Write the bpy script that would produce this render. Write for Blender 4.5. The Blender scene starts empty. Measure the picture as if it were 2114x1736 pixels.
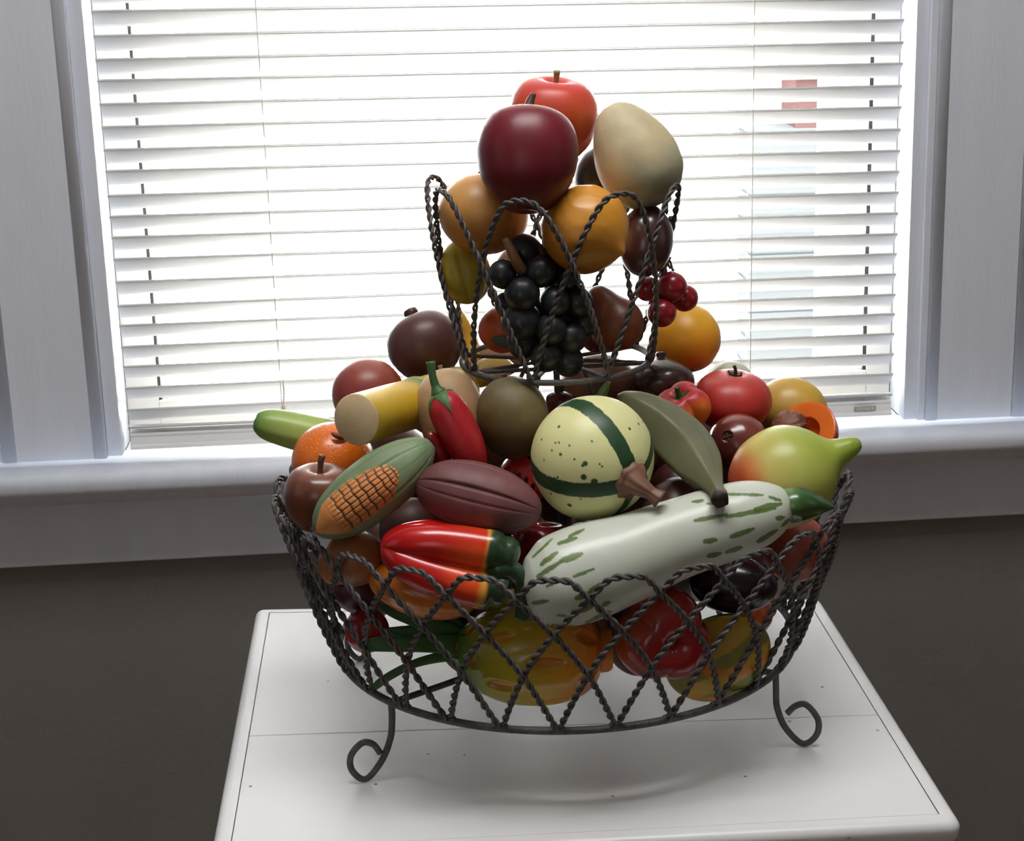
import bpy, math, random
import numpy as np
from mathutils import Vector, Matrix
random.seed(7); RNG=np.random.default_rng(7)
COL=bpy.context.scene.collection
# ------------------------------------------------------------------ camera calibration (2114x1736)
W_,H_=2114.,1736.; F=3675.; PX,PY=1264.,862.
def nrm(v):
    v=np.array(v,float); return v/np.linalg.norm(v)
Yc=nrm([(796-PX)/F,(PY+168)/F,-1]); Zc=-nrm([(1430-PX)/F,-(13900-PY)/F,-1])
Zc=nrm(Zc-Zc.dot(Yc)*Yc); Xc=np.cross(Yc,Zc)
R=np.array([Xc,Yc,Zc])
T=0.72
CAM=np.array([0,0,T+0.645])
VR,VU,VB=R[:,0],R[:,1],R[:,2]      # camera right / up / toward viewer in world
def ray(px,py): return R@np.array([(px-PX)/F,-(py-PY)/F,-1.])
def on_y(px,py,y):
    d=ray(px,py); return CAM+d*(y/d[1])
def on_z(px,py,z):
    d=ray(px,py); return CAM+d*((z-CAM[2])/d[2])
def depth(p): return -(R.T@(np.asarray(p)-CAM))[2]
def proj(P):
    c=(np.asarray(P)-CAM)@R; return PX+F*c[...,0]/-c[...,2], PY-F*c[...,1]/-c[...,2]
def sdir(sx,sy,tow): return nrm(VR*sx+VU*sy+VB*tow)
def lin(c):
    c=np.array(c,float)/255.
    return np.where(c<=.04045,c/12.92,((c+.055)/1.055)**2.4)

# ------------------------------------------------------------------ materials
MATS={}
def mat(key,rough=.45,bump=.15,bscale=60,noise=.12,nscale=25,spec=.5,coat=0,color=None,metal=0,stretch=None,speck=0,speckcol=(.1,.06,.04)):
    """procedural paint / wood material; base colour from the 'Col' attribute or a constant"""
    if key in MATS: return MATS[key]
    m=bpy.data.materials.new(key); m.use_nodes=True; nt=m.node_tree; N=nt.nodes; L=nt.links
    b=N['Principled BSDF']; b.inputs['Roughness'].default_value=rough; b.inputs['Metallic'].default_value=metal
    b.inputs['Specular IOR Level'].default_value=spec
    b.inputs['Coat Weight'].default_value=coat; b.inputs['Coat Roughness'].default_value=.18
    tc=N.new('ShaderNodeTexCoord'); src=tc.outputs['Object']
    if stretch:
        mp=N.new('ShaderNodeMapping'); mp.inputs['Scale'].default_value=stretch; L.new(src,mp.inputs[0]); src=mp.outputs[0]
    if color is None:
        a=N.new('ShaderNodeAttribute'); a.attribute_name='Col'; base=a.outputs['Color']
    else:
        a=N.new('ShaderNodeRGB'); a.outputs[0].default_value=(*color,1); base=a.outputs[0]
    n1=N.new('ShaderNodeTexNoise'); n1.inputs['Scale'].default_value=nscale; n1.inputs['Detail'].default_value=6; L.new(src,n1.inputs['Vector'])
    mr=N.new('ShaderNodeMapRange'); mr.inputs[1].default_value=.3; mr.inputs[2].default_value=.7
    mr.inputs[3].default_value=1-noise; mr.inputs[4].default_value=1+noise; L.new(n1.outputs[0],mr.inputs[0])
    mx=N.new('ShaderNodeMix'); mx.data_type='RGBA'; mx.blend_type='MULTIPLY'; mx.inputs['Factor'].default_value=1
    L.new(base,mx.inputs['A']); L.new(mr.outputs[0],mx.inputs['B']); out=mx.outputs['Result']
    if speck:
        v=N.new('ShaderNodeTexVoronoi'); v.inputs['Scale'].default_value=speck; L.new(src,v.inputs['Vector'])
        n3=N.new('ShaderNodeTexNoise'); n3.inputs['Scale'].default_value=speck*.35; L.new(src,n3.inputs['Vector'])
        cmp=N.new('ShaderNodeMapRange'); cmp.inputs[1].default_value=.10; cmp.inputs[2].default_value=.06; L.new(v.outputs['Distance'],cmp.inputs[0])
        c2=N.new('ShaderNodeMapRange'); c2.inputs[1].default_value=.58; c2.inputs[2].default_value=.62; L.new(n3.outputs[0],c2.inputs[0])
        mm=N.new('ShaderNodeMath'); mm.operation='MULTIPLY'; L.new(cmp.outputs[0],mm.inputs[0]); L.new(c2.outputs[0],mm.inputs[1])
        m3=N.new('ShaderNodeMix'); m3.data_type='RGBA'; L.new(mm.outputs[0],m3.inputs['Factor']); L.new(out,m3.inputs['A'])
        m3.inputs['B'].default_value=(*speckcol,1); out=m3.outputs['Result']
    L.new(out,b.inputs['Base Color'])
    if bump:
        n2=N.new('ShaderNodeTexNoise'); n2.inputs['Scale'].default_value=bscale; n2.inputs['Detail'].default_value=4; L.new(src,n2.inputs['Vector'])
        bp=N.new('ShaderNodeBump'); bp.inputs['Strength'].default_value=bump; bp.inputs['Distance'].default_value=.002
        L.new(n2.outputs[0],bp.inputs['Height']); L.new(bp.outputs[0],b.inputs['Normal'])
        rr=N.new('ShaderNodeMapRange'); rr.inputs[3].default_value=max(.03,rough-.08); rr.inputs[4].default_value=rough+.1
        L.new(n1.outputs[0],rr.inputs[0]); L.new(rr.outputs[0],b.inputs['Roughness'])
    MATS[key]=m; return m
def M_wood(): return mat('painted_wood_satin',.38,.12,70,.1,22)
def M_gloss(): return mat('lacquered_wood',.22,.06,50,.1,18,coat=.35)
def M_matte(): return mat('matte_painted_wood',.55,.25,90,.16,30)
def M_grain(): return mat('stained_wood_grain',.5,.35,60,.22,14,stretch=(1,1,.25))

# ------------------------------------------------------------------ mesh building
def spline(P,n):
    """Catmull-Rom resample of control rows P to n rows (open)."""
    P=np.asarray(P,float); k=len(P)
    if k<3:
        t=np.linspace(0,k-1,n); i=np.minimum(t.astype(int),k-2); f=(t-i)[:,None]; return P[i]*(1-f)+P[i+1]*f
    E=np.vstack([2*P[0]-P[1],P,2*P[-1]-P[-2]])
    t=np.linspace(0,k-1,n); i=np.minimum(t.astype(int),k-2); f=(t-i)[:,None]
    a,b,c,d=E[i],E[i+1],E[i+2],E[i+3]
    return .5*((2*b)+(-a+c)*f+(2*a-5*b+4*c-d)*f*f+(-a+3*b-3*c+d)*f**3)
def make_obj(name,V,Fc,material,parent=None,col=None,smooth=True,origin=None):
    V=np.asarray(V,float)
    if parent is not None: o0=np.array(parent['_o'])
    elif origin is not None: o0=np.array(origin,float)
    else: o0=V.mean(0)
    me=bpy.data.meshes.new(name)
    me.from_pydata((V-o0).tolist(),[],[tuple(int(i) for i in f) for f in Fc])
    me.materials.append(material)
    if smooth: me.polygons.foreach_set('use_smooth',[True]*len(me.polygons))
    if col is not None:
        col=np.asarray(col,float)
        if col.ndim==1: col=np.tile(col,(len(V),1))
        at=me.color_attributes.new('Col','FLOAT_COLOR','POINT')
        at.data.foreach_set('color',np.hstack([np.clip(col,0,1),np.ones((len(V),1))]).ravel())
    me.update()
    o=bpy.data.objects.new(name,me); COL.objects.link(o)
    if parent is not None:
        o.parent=parent; o['_o']=[float(x) for x in o0]
    else:
        o.location=o0.tolist(); o['_o']=[float(x) for x in o0]
    return o
def empty(name,loc):
    o=bpy.data.objects.new(name,None); COL.objects.link(o); o.location=[float(x) for x in loc]; o.empty_display_size=.02
    o['_o']=[float(x) for x in loc]; return o
def tag(o,label=None,cat=None,group=None,kind=None):
    if label: o['label']=label
    if cat: o['category']=cat
    if group: o['group']=group
    if kind: o['kind']=kind
    return o
def grid_faces(n,m,closed=True):
    i=np.arange(n-1)[:,None]; j=np.arange(m if closed else m-1)[None,:]; j2=(j+1)%m
    return np.stack([i*m+j,i*m+j2,(i+1)*m+j2,(i+1)*m+j],-1).reshape(-1,4)
class Geo:
    def __init__(s): s.V=[];s.F=[];s.C=[];s.n=0
    def add(s,V,Fc,C=None):
        V=np.asarray(V,float); s.V.append(V); s.F+=[tuple(int(i)+s.n for i in f) for f in Fc]; s.n+=len(V)
        if C is not None:
            C=np.asarray(C,float); s.C.append(np.tile(C,(len(V),1)) if C.ndim==1 else C)
    def build(s,name,m,parent=None,smooth=True,origin=None):
        return make_obj(name,np.vstack(s.V),s.F,m,parent,np.vstack(s.C) if s.C else None,smooth,origin)
def sweep_geo(P,rad,nseg=16,flat=1.0,ref=None,section=None,closed=False,caps=True):
    """tube along polyline P (n,3) with radii rad (n,), section(theta)->radius multiplier, flat squashes along ref."""
    P=np.asarray(P,float); n=len(P); rad=np.broadcast_to(np.asarray(rad,float),(n,))
    Tn=np.gradient(P,axis=0) if not closed else (np.roll(P,-1,0)-np.roll(P,1,0))
    Tn/=np.linalg.norm(Tn,axis=1)[:,None]+1e-12
    if ref is not None:
        U=np.asarray(ref,float)[None]-Tn*(Tn@np.asarray(ref,float))[:,None]; U/=np.linalg.norm(U,axis=1)[:,None]+1e-12
    else:
        U=np.zeros_like(P); a=np.array([0,0,1.]) if abs(Tn[0][2])<.9 else np.array([1.,0,0]); u=nrm(a-a.dot(Tn[0])*Tn[0])
        for i in range(n):
            u=u-u.dot(Tn[i])*Tn[i]; u/=np.linalg.norm(u); U[i]=u
    Vv=np.cross(Tn,U)
    th=np.linspace(0,2*np.pi,nseg,endpoint=False)
    sec=np.ones((n,nseg)) if section is None else np.broadcast_to(section(th[None,:],np.linspace(0,1,n)[:,None]),(n,nseg))
    r=rad[:,None]*sec
    V=P[:,None]+(r*np.cos(th)*flat)[...,None]*U[:,None]+(r*np.sin(th))[...,None]*Vv[:,None]
    V=V.reshape(-1,3); Fc=[tuple(f) for f in grid_faces(n,nseg)]
    if closed:
        a=(n-1)*nseg; Fc+=[(a+j,a+(j+1)%nseg,(j+1)%nseg,j) for j in range(nseg)]
    elif caps:
        Fc.append(tuple(range(nseg-1,-1,-1))); Fc.append(tuple((n-1)*nseg+j for j in range(nseg)))
    return V,Fc,th
def seg_dist(x,y,pts):
    """2-D distance from arrays x,y to polyline pts, and parameter along it"""
    best=np.full(x.shape,1e9); tp=np.zeros(x.shape)
    for k in range(len(pts)-1):
        ax,ay=pts[k][:2]; bx,by=pts[k+1][:2]; dx,dy=bx-ax,by-ay; L2=dx*dx+dy*dy+1e-9
        t=np.clip(((x-ax)*dx+(y-ay)*dy)/L2,0,1); d=np.hypot(x-ax-t*dx,y-ay-t*dy)
        m=d<best; best[m]=d[m]; tp[m]=(k+t[m])/(len(pts)-1)
    return best,tp
def vnoise(P,s,seed=0):
    """cheap smooth 3-d noise in [-1,1]"""
    r=np.random.default_rng(seed); out=0
    for k in range(6):
        w=r.normal(size=3)*s*(1+.5*k); out=out+np.sin(P@w+r.uniform(0,6.28))/(1+.3*k)
    return out/3.2
def ss(a,b,x):
    t=np.clip((x-a)/(b-a),0,1); return t*t*(3-2*t)
def mix(a,b,f):
    f=np.asarray(f)[...,None]; return np.asarray(a)*(1-f)+np.asarray(b)*f

class Body:
    """surface of revolution round an axis, placed by its centre; profile rows are (z,r) in units of R0"""
    def __init__(s,px,py,Y,rpx,axis,profile,rfun=None,nz=72,nt=96,ref=(0,0,1)):
        s.c=on_y(px,py,Y); s.R=rpx*depth(s.c)/F; s.A=sdir(*axis)
        a=np.array(ref,float); 
        if abs(a.dot(s.A))>.9: a=np.array(VB)
        s.U=nrm(a-a.dot(s.A)*s.A); s.W=np.cross(s.A,s.U)
        s.prof=spline(profile,nz); s.rfun=rfun; s.nt=nt; s.nz=nz
        s.prof[:,1]=np.maximum(s.prof[:,1],1e-4)
    def pt(s,z,r,th):
        z,r,th=np.broadcast_arrays(z,r,th)
        return s.c+s.R*(z[...,None]*s.A+(r*np.cos(th))[...,None]*s.U+(r*np.sin(th))[...,None]*s.W)
    def surf(s,t,th,off=0.):
        """t 0..1 bottom->top"""
        t=np.asarray(t,float); q=t*(s.nz-1); i=np.clip(q.astype(int),0,s.nz-2); f=q-i
        p=s.prof[i]*(1-f)[...,None]+s.prof[i+1]*f[...,None]
        tn=s.prof[i+1]-s.prof[i]; L=np.hypot(tn[...,0],tn[...,1])+1e-9
        z,r=p[...,0],p[...,1]
        if s.rfun is not None:
            k=s.rfun(np.asarray(th),t); r=r*k
        z=z-tn[...,1]/L*off; r=r+tn[...,0]/L*off
        return s.pt(z,r,th)
    def mesh(s):
        t=np.linspace(0,1,s.nz)[:,None]; th=np.linspace(0,2*np.pi,s.nt,endpoint=False)[None,:]
        T_,TH=np.broadcast_arrays(t,th)
        V=s.surf(T_,TH).reshape(-1,3); Fc=[tuple(f) for f in grid_faces(s.nz,s.nt)]
        Fc.append(tuple(range(s.nt-1,-1,-1))); Fc.append(tuple((s.nz-1)*s.nt+j for j in range(s.nt)))
        s.T_,s.TH=T_.ravel(),TH.ravel()
        s.loc=np.stack([(V-s.c)@s.U,(V-s.c)@s.W,(V-s.c)@s.A],-1)/s.R
        return V,Fc
    def build(s,name,m,colfn,parent=None,deform=None):
        V,Fc=s.mesh()
        if deform is not None: V=deform(V)
        col=colfn(s,V) if callable(colfn) else np.asarray(colfn)
        return make_obj(name,V,Fc,m,parent,col,origin=s.c)
    def stem(s,name,pts,radii,m,col,parent,nseg=12,n=14,sect=None):
        """pts in local units (u,w,a)"""
        P=spline(pts,n); P=s.c+s.R*(P[:,:1]*s.U+P[:,1:2]*s.W+P[:,2:3]*s.A)
        rr=np.interp(np.linspace(0,1,n),np.linspace(0,1,len(radii)),radii)*s.R
        V,Fc,_=sweep_geo(P,rr,nseg,section=sect)
        return make_obj(name,V,Fc,m,parent,np.tile(col,(len(V),1)) if np.asarray(col).ndim==1 else col)
    def star(s,name,n,t_in,t_out,width,m,col,parent,off=.02,rot=0.,jag=.15,lift=0.):
        """calyx: n pointed leaves lying on the surface from the top pole (t=1 side) outward"""
        G=Geo()
        for k in range(n):
            th0=rot+2*np.pi*k/n+random.uniform(-.12,.12); L=t_out+random.uniform(-1,1)*jag*(t_in-t_out)
            a=np.linspace(0,1,12)[:,None]; b=np.linspace(-1,1,7)[None,:]
            tt=t_in+(L-t_in)*a; w=width*np.sin(np.pi*np.clip(.18+.82*a,0,1))**.8*(1-a**3)
            r_here=np.maximum(np.interp(tt,np.linspace(0,1,s.nz),s.prof[:,1]),.06)
            TT,TH=np.broadcast_arrays(tt+0*b,th0+b*w/r_here)
            top=s.surf(TT,TH,off*(1.2-.4*np.abs(b)+0*a)+lift*a**2+0*b); bot=s.surf(TT,TH,-.01+lift*a**2*.8+0*b)
            G.add(top.reshape(-1,3),[tuple(f) for f in grid_faces(12,7,False)],col)
            G.add(bot.reshape(-1,3),[tuple(f)[::-1] for f in grid_faces(12,7,False)],col)
            # rim
            idx=[(i,0) for i in range(12)]+[(11,j) for j in range(1,7)]+[(i,6) for i in range(10,-1,-1)]
            rim=np.array([top[i,j] for i,j in idx]+[bot[i,j] for i,j in idx]); q=len(idx)
            G.add(rim,[(i,i+1,q+i+1,q+i) for i in range(q-1)],col)
        return G.build(name,m,parent)
SPH=[(-1,0),(-.985,.17),(-.9,.43),(-.7,.71),(-.4,.92),(0,1),(.4,.92),(.7,.71),(.9,.43),(.985,.17),(1,0)]
def gradcol(stops,noise=0.,ns=3.,seed=0,axis='t'):
    """colour along the body axis (t) with soft noise, stops: [(t,(r,g,b) srgb)]"""
    ts=[a for a,_ in stops]; cs=np.array([lin(c) for _,c in stops])
    def f(B,V):
        q=B.T_ if axis=='t' else (B.loc@nrm(axis)*.5+.5)
        q=q+noise*vnoise(B.loc,ns,seed)
        return np.stack([np.interp(q,ts,cs[:,k]) for k in range(3)],-1)
    return f

# ------------------------------------------------------------------ item depths (metres behind the basket axis plane y=1.39)
YS=1.39
DT={'apple_burg': -0.0083, 'apple_red': 0.0, 'mango_beige': 0.0, 'avocado': 0.0, 'tan_egg': 0.0026, 'mustard': 0.0026, 'brown_egg': -0.0133, 'ygreen': -0.0286, 'small_orange': 0.0, 'brown_pear': -0.0235, 'grapes': 0.001, 'plum': -0.0274, 'cherries': 0.0, 'potato': 0.0, 'dark_fruit': 0.0, 'yellow_mango': 0.0, 'redball': 0.0, 'cane': -0.0202, 'pale_banana': 0.0, 'beige': -0.028, 'olive': -0.012, 'chili': 0.0023, 'small_chili': 0.0001, 'cucumber': 0.0, 'orange': 0.0, 'brown_apple': 0.0, 'corn': 0.0029, 'cocoa': 0.0013, 'gourd': 0.0, 'gbanana': -0.0165, 'tomato': 0.0018, 'mango2': 0.0088, 'tomatillo': 0.0, 'fig': 0.0, 'pepper_small': 0.0, 'mangosteen2': 0.015, 'peach_half': -0.006, 'lime_mango': -0.0198, 'zucchini': 0.0, 'starfruit': -0.0098, 'seeds': 0.0047, 'dr_apple': 0.0023, 'dark_cherry': 0.0, 'gchili_tip': 0.0, 'coconut': 0.0, 'orange_brown': -0.0119, 'peach_low': 0.0141, 'purple': 0.0048, 'red_low': 0.0168, 'star_orange': 0.0, 'pineapple': 0.0, 'bigpepper': -0.0223, 'papaya': -0.041, 'blackegg': 0.0, 'orange_low': 0.0, 'filler_r': -0.0181, 'filler_a': 0.0, 'filler_b': 0.0}
def Yof(k,d): return YS+d+DT.get(k,0)
SKY,LW1,LW2,LW3,LC_,EXPO=60.,1.5,1.5,4.,20.,.1
# ================================================================== ROOM
def box_mesh(name,x0,x1,y0,y1,z0,z1,m,parent=None,bev=0,segs=3,origin=None):
    V=[(x,y,z) for x in (x0,x1) for y in (y0,y1) for z in (z0,z1)]
    Fc=[(0,1,3,2),(4,6,7,5),(0,4,5,1),(2,3,7,6),(0,2,6,4),(1,5,7,3)]
    o=make_obj(name,V,Fc,m,parent,smooth=False,origin=origin)
    if bev:
        md=o.modifiers.new('bevel','BEVEL'); md.width=bev; md.segments=segs; md.limit_method='ANGLE'
        o.data.polygons.foreach_set('use_smooth',[True]*len(o.data.polygons))
        wn=o.modifiers.new('wn','WEIGHTED_NORMAL'); wn.keep_sharp=True
    return o
def extrude_x(name,prof,x0,x1,m,parent=None,smooth=False,dz0=0,dz1=0):
    """closed (y,z) profile extruded along x"""
    n=len(prof); V=[(x0,y,z+dz0) for y,z in prof]+[(x1,y,z+dz1) for y,z in prof]
    Fc=[(i,(i+1)%n,n+(i+1)%n,n+i) for i in range(n)]+[tuple(range(n-1,-1,-1)),tuple(range(n,2*n))]
    o=make_obj(name,V,Fc,m,parent,smooth=False)
    if smooth:
        for p in o.data.polygons:
            if len(p.vertices)==4: p.use_smooth=True
    return o
def extrude_z(name,prof,z0,z1,m,parent=None):
    n=len(prof); V=[(x,y,z0) for x,y in prof]+[(x,y,z1) for x,y in prof]
    Fc=[(i,(i+1)%n,n+(i+1)%n,n+i) for i in range(n)]+[tuple(range(n-1,-1,-1)),tuple(range(n,2*n))]
    o=make_obj(name,V,Fc,m,parent,smooth=False)
    for p in o.data.polygons:
        if len(p.vertices)==4 and n>8: p.use_smooth=True
    return o
m_trim=mat('white_trim_paint',.38,.22,45,.03,6,color=(.71,.75,.83),stretch=(6,6,1))
m_wall=mat('taupe_wall_paint',.75,.25,140,.05,5,color=(.195,.183,.170))
m_slat=mat('white_faux_wood_slat',.4,.05,60,.02,10,color=(.84,.83,.81))
nt=m_slat.node_tree; b_=nt.nodes['Principled BSDF']; tl_=nt.nodes.new('ShaderNodeBsdfTranslucent'); tl_.inputs[0].default_value=(.9,.89,.86,1); ms_=nt.nodes.new('ShaderNodeMixShader'); ms_.inputs[0].default_value=.10
nt.links.new(b_.outputs[0],ms_.inputs[1]); nt.links.new(tl_.outputs[0],ms_.inputs[2]); nt.links.new(ms_.outputs[0],nt.nodes['Material Output'].inputs['Surface'])   # vinyl slats let a little daylight through
m_ceil=mat('ceiling_paint',.8,.1,60,.03,8,color=(.75,.74,.72))
m_floor=mat('oak_floor_boards',.4,.2,40,.25,5,color=(.22,.13,.07),stretch=(1,12,1))
m_sash=mat('cream_sash_paint',.45,.1,50,.03,8,color=(.76,.74,.69))
m_black=mat('black_gasket',.6,.1,50,.05,8,color=(.02,.02,.02))
m_cord=mat('cream_cord',.8,.2,400,.1,60,color=(.72,.66,.52))
def struct(o): o['kind']='structure'; return o
WY=1.992; ZS=.783
CL,CR=-.339,.6095            # casing inner edges
XL,XR,YB_,ZC=-2.2,2.7,-1.6,2.55
# window wall with a real opening
wx0,wx1,wz1=CL+.012,CR-.012,2.15
G=Geo()
def addbox(G,x0,x1,y0,y1,z0,z1):
    V=[(x,y,z) for x in (x0,x1) for y in (y0,y1) for z in (z0,z1)]
    G.add(V,[(0,1,3,2),(4,6,7,5),(0,4,5,1),(2,3,7,6),(0,2,6,4),(1,5,7,3)])
addbox(G,XL,wx0,WY,WY+.16,0,ZC); addbox(G,wx1,XR,WY,WY+.16,0,ZC); addbox(G,wx0,wx1,WY,WY+.16,0,ZS-.02); addbox(G,wx0,wx1,WY,WY+.16,wz1,ZC)
struct(G.build('wall_back',m_wall,smooth=False))
struct(box_mesh('wall_left',XL-.1,XL,YB_,WY+.16,0,ZC,m_wall))
struct(box_mesh('wall_right',XR,XR+.1,YB_,WY+.16,0,ZC,m_wall))
struct(box_mesh('wall_front',XL-.1,XR+.1,YB_-.1,YB_,0,ZC,m_wall))
struct(box_mesh('floor',XL-.1,XR+.1,YB_-.1,WY+.16,-.1,0,m_floor))
struct(box_mesh('ceiling',XL-.1,XR+.1,YB_-.1,WY+.16,ZC,ZC+.1,m_ceil))
struct(box_mesh('baseboard_back',XL,XR,WY-.018,WY-.0005,0,.14,m_trim,bev=.004))
# --- window trim
def rounded(y0,y1,z0,z1,r,n=6):
    """(y,z) profile rounded on the y0 (room) side"""
    P=[(y1,z0),(y1,z1)]
    P+=[(y0+r-r*math.sin(a),z1-r+r*math.cos(a)) for a in np.linspace(0,math.pi/2,n)]
    P+=[(y0+r-r*math.cos(a),z0+r-r*math.sin(a)) for a in np.linspace(0,math.pi/2,n)]
    return P[::-1]
FY=1.975
struct(extrude_x('trim_1',rounded(1.912,2.005,ZS-.026,ZS,.011),XL+.3,XR-.3,m_trim,smooth=True))   # stool (inner sill)
cove=[(WY-.0005,ZS-.0265),(WY-.0005,ZS-.05),(FY-.001,ZS-.05)]
cove+=[(FY-.004-.022*math.sin(a)*1.0,ZS-.05+.0235*(1-math.cos(a))) for a in np.linspace(0,math.pi/2,8)]+[(FY-.028,ZS-.0265)]
struct(extrude_x('trim_2',cove[::-1],XL+.3,XR-.3,m_trim,smooth=True))                          # cove under the stool
struct(box_mesh('trim_3',XL+.3,XR-.3,FY,WY-.0005,.658,ZS-.0505,m_trim,bev=.003))                          # apron
def bead(x,r,y):  # half-round strip profile in plan
    return [(x-r,WY-.001)]+[(x-r*math.cos(a),y-r*math.sin(a)*.32) for a in np.linspace(0,math.pi,10)]+[(x+r,WY-.001)]
zt=2.25
struct(box_mesh('trim_4',CL-.098,CL-.014,FY,WY-.0005,ZS+.0005,zt,m_trim))
struct(box_mesh('trim_5',CR+.014,CR+.105,FY,WY-.0005,ZS+.0005,zt,m_trim))
struct(extrude_z('trim_6',bead(CL-.007,.0072,FY),ZS+.0005,zt,m_trim))
struct(extrude_z('trim_7',bead(CR+.007,.0072,FY),ZS+.0005,zt,m_trim))
struct(extrude_z('trim_8',bead(CL-.106,.008,FY),ZS+.0005,zt,m_trim))
struct(extrude_z('trim_9',bead(CR+.1135,.008,FY),ZS+.0005,zt,m_trim))
struct(box_mesh('trim_10',XL+.3,CL-.1145,FY+.004,WY-.0005,ZS+.0005,zt,m_trim))
struct(box_mesh('trim_11',CR+.122,XR-.3,FY+.004,WY-.0005,ZS+.0005,zt,m_trim))
struct(box_mesh('trim_12',XL+.3,XR-.3,FY-.002,WY-.0005,zt+.0005,zt+.12,m_trim,bev=.003))
# jamb liners and stops of the opening
JL,JR=CL+.016,CR-.024
SY=2.045                       # sash plane
struct(box_mesh('trim_13',CL+.0005,JL,FY+.008,2.20,ZS+.0005,wz1,m_trim))
struct(box_mesh('trim_14',JR,CR-.0005,FY+.008,2.20,ZS+.0005,wz1,m_trim))
struct(box_mesh('trim_15',CR-.010,CR+.0002,FY+.001,FY+.0078,ZS+.0005,wz1,m_trim,bev=.002))
struct(box_mesh('trim_16',JL,JR,2.006,2.21,ZS-.03,ZS-.001,m_sash))     # outer sill under the sash
struct(box_mesh('trim_17',CL,CR,FY+.008,2.20,wz1+.0005,wz1+.04,m_trim))
# --- sash: stiles, bottom rail, glass
wr=empty('window_1',((JL+JR)/2,SY,ZS)); wr['kind']='structure'
a_=on_y(327,826,SY); b_=on_y(1789,766,SY)
GX0,GX1,GZ=a_[0],b_[0],(a_[2]+b_[2])/2
box_mesh('window_stile',JL+.0005,GX0,SY,SY+.03,ZS,2.1,m_sash,wr,bev=.0015)
box_mesh('window_stile',GX1,JR-.0005,SY,SY+.03,ZS,2.1,m_sash,wr,bev=.0015)
box_mesh('window_rail',GX0,GX1,SY,SY+.03,ZS,GZ,m_sash,wr,bev=.0015)
box_mesh('window_rail',GX0,GX1,SY,SY+.03,2.06,2.1,m_sash,wr,bev=.0015)
for x0,x1 in ((GX0,GX0+.0035),(GX1-.0045,GX1)): box_mesh('window_gasket',x0,x1,SY+.004,SY+.024,GZ,2.06,m_black,wr)
box_mesh('window_bead',GX0+.0035,GX1-.0045,SY+.008,SY+.024,GZ,GZ+.002,m_sash,wr)
mg=bpy.data.materials.new('window_glass'); mg.use_nodes=True; nt=mg.node_tree
nt.nodes.remove(nt.nodes['Principled BSDF'])
tr=nt.nodes.new('ShaderNodeBsdfTransparent'); gl=nt.nodes.new('ShaderNodeBsdfGlossy'); gl.inputs['Roughness'].default_value=.02
fr=nt.nodes.new('ShaderNodeFresnel'); fr.inputs['IOR'].default_value=1.45; mxs=nt.nodes.new('ShaderNodeMixShader')
fm=nt.nodes.new('ShaderNodeMath'); fm.operation='MULTIPLY'; fm.inputs[1].default_value=.8
nt.links.new(fr.outputs[0],fm.inputs[0]); nt.links.new(fm.outputs[0],mxs.inputs[0]); nt.links.new(tr.outputs[0],mxs.inputs[1]); nt.links.new(gl.outputs[0],mxs.inputs[2])
nt.links.new(mxs.outputs[0],nt.nodes['Material Output'].inputs['Surface'])
box_mesh('window_pane',GX0+.0036,GX1-.0046,SY+.013,SY+.016,GZ+.002,2.06,mg,wr)
# outer frame (storm frame) and deep right-hand jamb board
oX1=on_y(1690,300,2.2)[0]
box_mesh('window_outer_frame',oX1,oX1+.012,2.196,2.212,ZS,2.1,m_sash,wr)
box_mesh('window_outer_jamb',oX1+.0125,JR-.0005,2.19,2.2,ZS,2.1,m_sash,wr)
# --- venetian blind
BX0,BX1,BY=-.3145,.5722,2.0
LY=[20,71,120,163,212,259,306,350,401,444,487,532,579,628,669,713,754,798,843,880]
RY=[-7,38,84,128,174,218,264,308,351,394,437,480,521,563,605,645,686,728,769,812]
bl=empty('venetian_blind',((BX0+BX1)/2,BY,1.95))
tag(bl,'white horizontal slatted blind hanging in front of the bright window','blind')
def pxx(X,y):  # pixel column of world X at the blind plane near row y
    lo=(X-BX0)/(BX1-BX0); return 190+(y/930)*87 if lo<.5 else 1860-(y/860)*25
zl=[on_y(190+y*.0935,y,BY-.011)[2] for y in LY]; zr=[on_y(1860-y*.029,y,BY-.011)[2] for y in RY]
pitch=(zl[0]-zl[12])/12
k=0
while zl[0]+pitch*(k+1)<2.06:
    k+=1
ztop=[(zl[0]+pitch*i,zr[0]+pitch*i) for i in range(k,0,-1)]
SW=.0247; tl=math.radians(42)
def slat(za,zb,tilt=tl,thick=.0024):
    """front (room side) lip at height za (left) / zb (right), tilted down toward the glass, slightly crowned"""
    prof=[]
    for s in np.linspace(0,1,7):
        y=-.0125*1.0+SW*s*math.cos(tilt); z=-SW*s*math.sin(tilt)+.0016*math.sin(math.pi*s)
        prof.append((y,z))
    up=[(BY+y+thick*.5*math.sin(tilt),z+thick*.5*math.cos(tilt)) for y,z in prof]; dn=[(BY+y-thick*.5*math.sin(tilt),z-thick*.5*math.cos(tilt)) for y,z in prof]
    return extrude_x('slat',dn[::-1]+up if False else up[::-1]+dn,BX0,BX1,m_slat,bl,smooth=True,dz0=za-(thick*.5),dz1=zb-(thick*.5))
for za,zb in ztop+list(zip(zl[:-1],zr[:-1])): slat(za,zb)
slat(zl[-1],zr[-1],tilt=math.radians(12))
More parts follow.
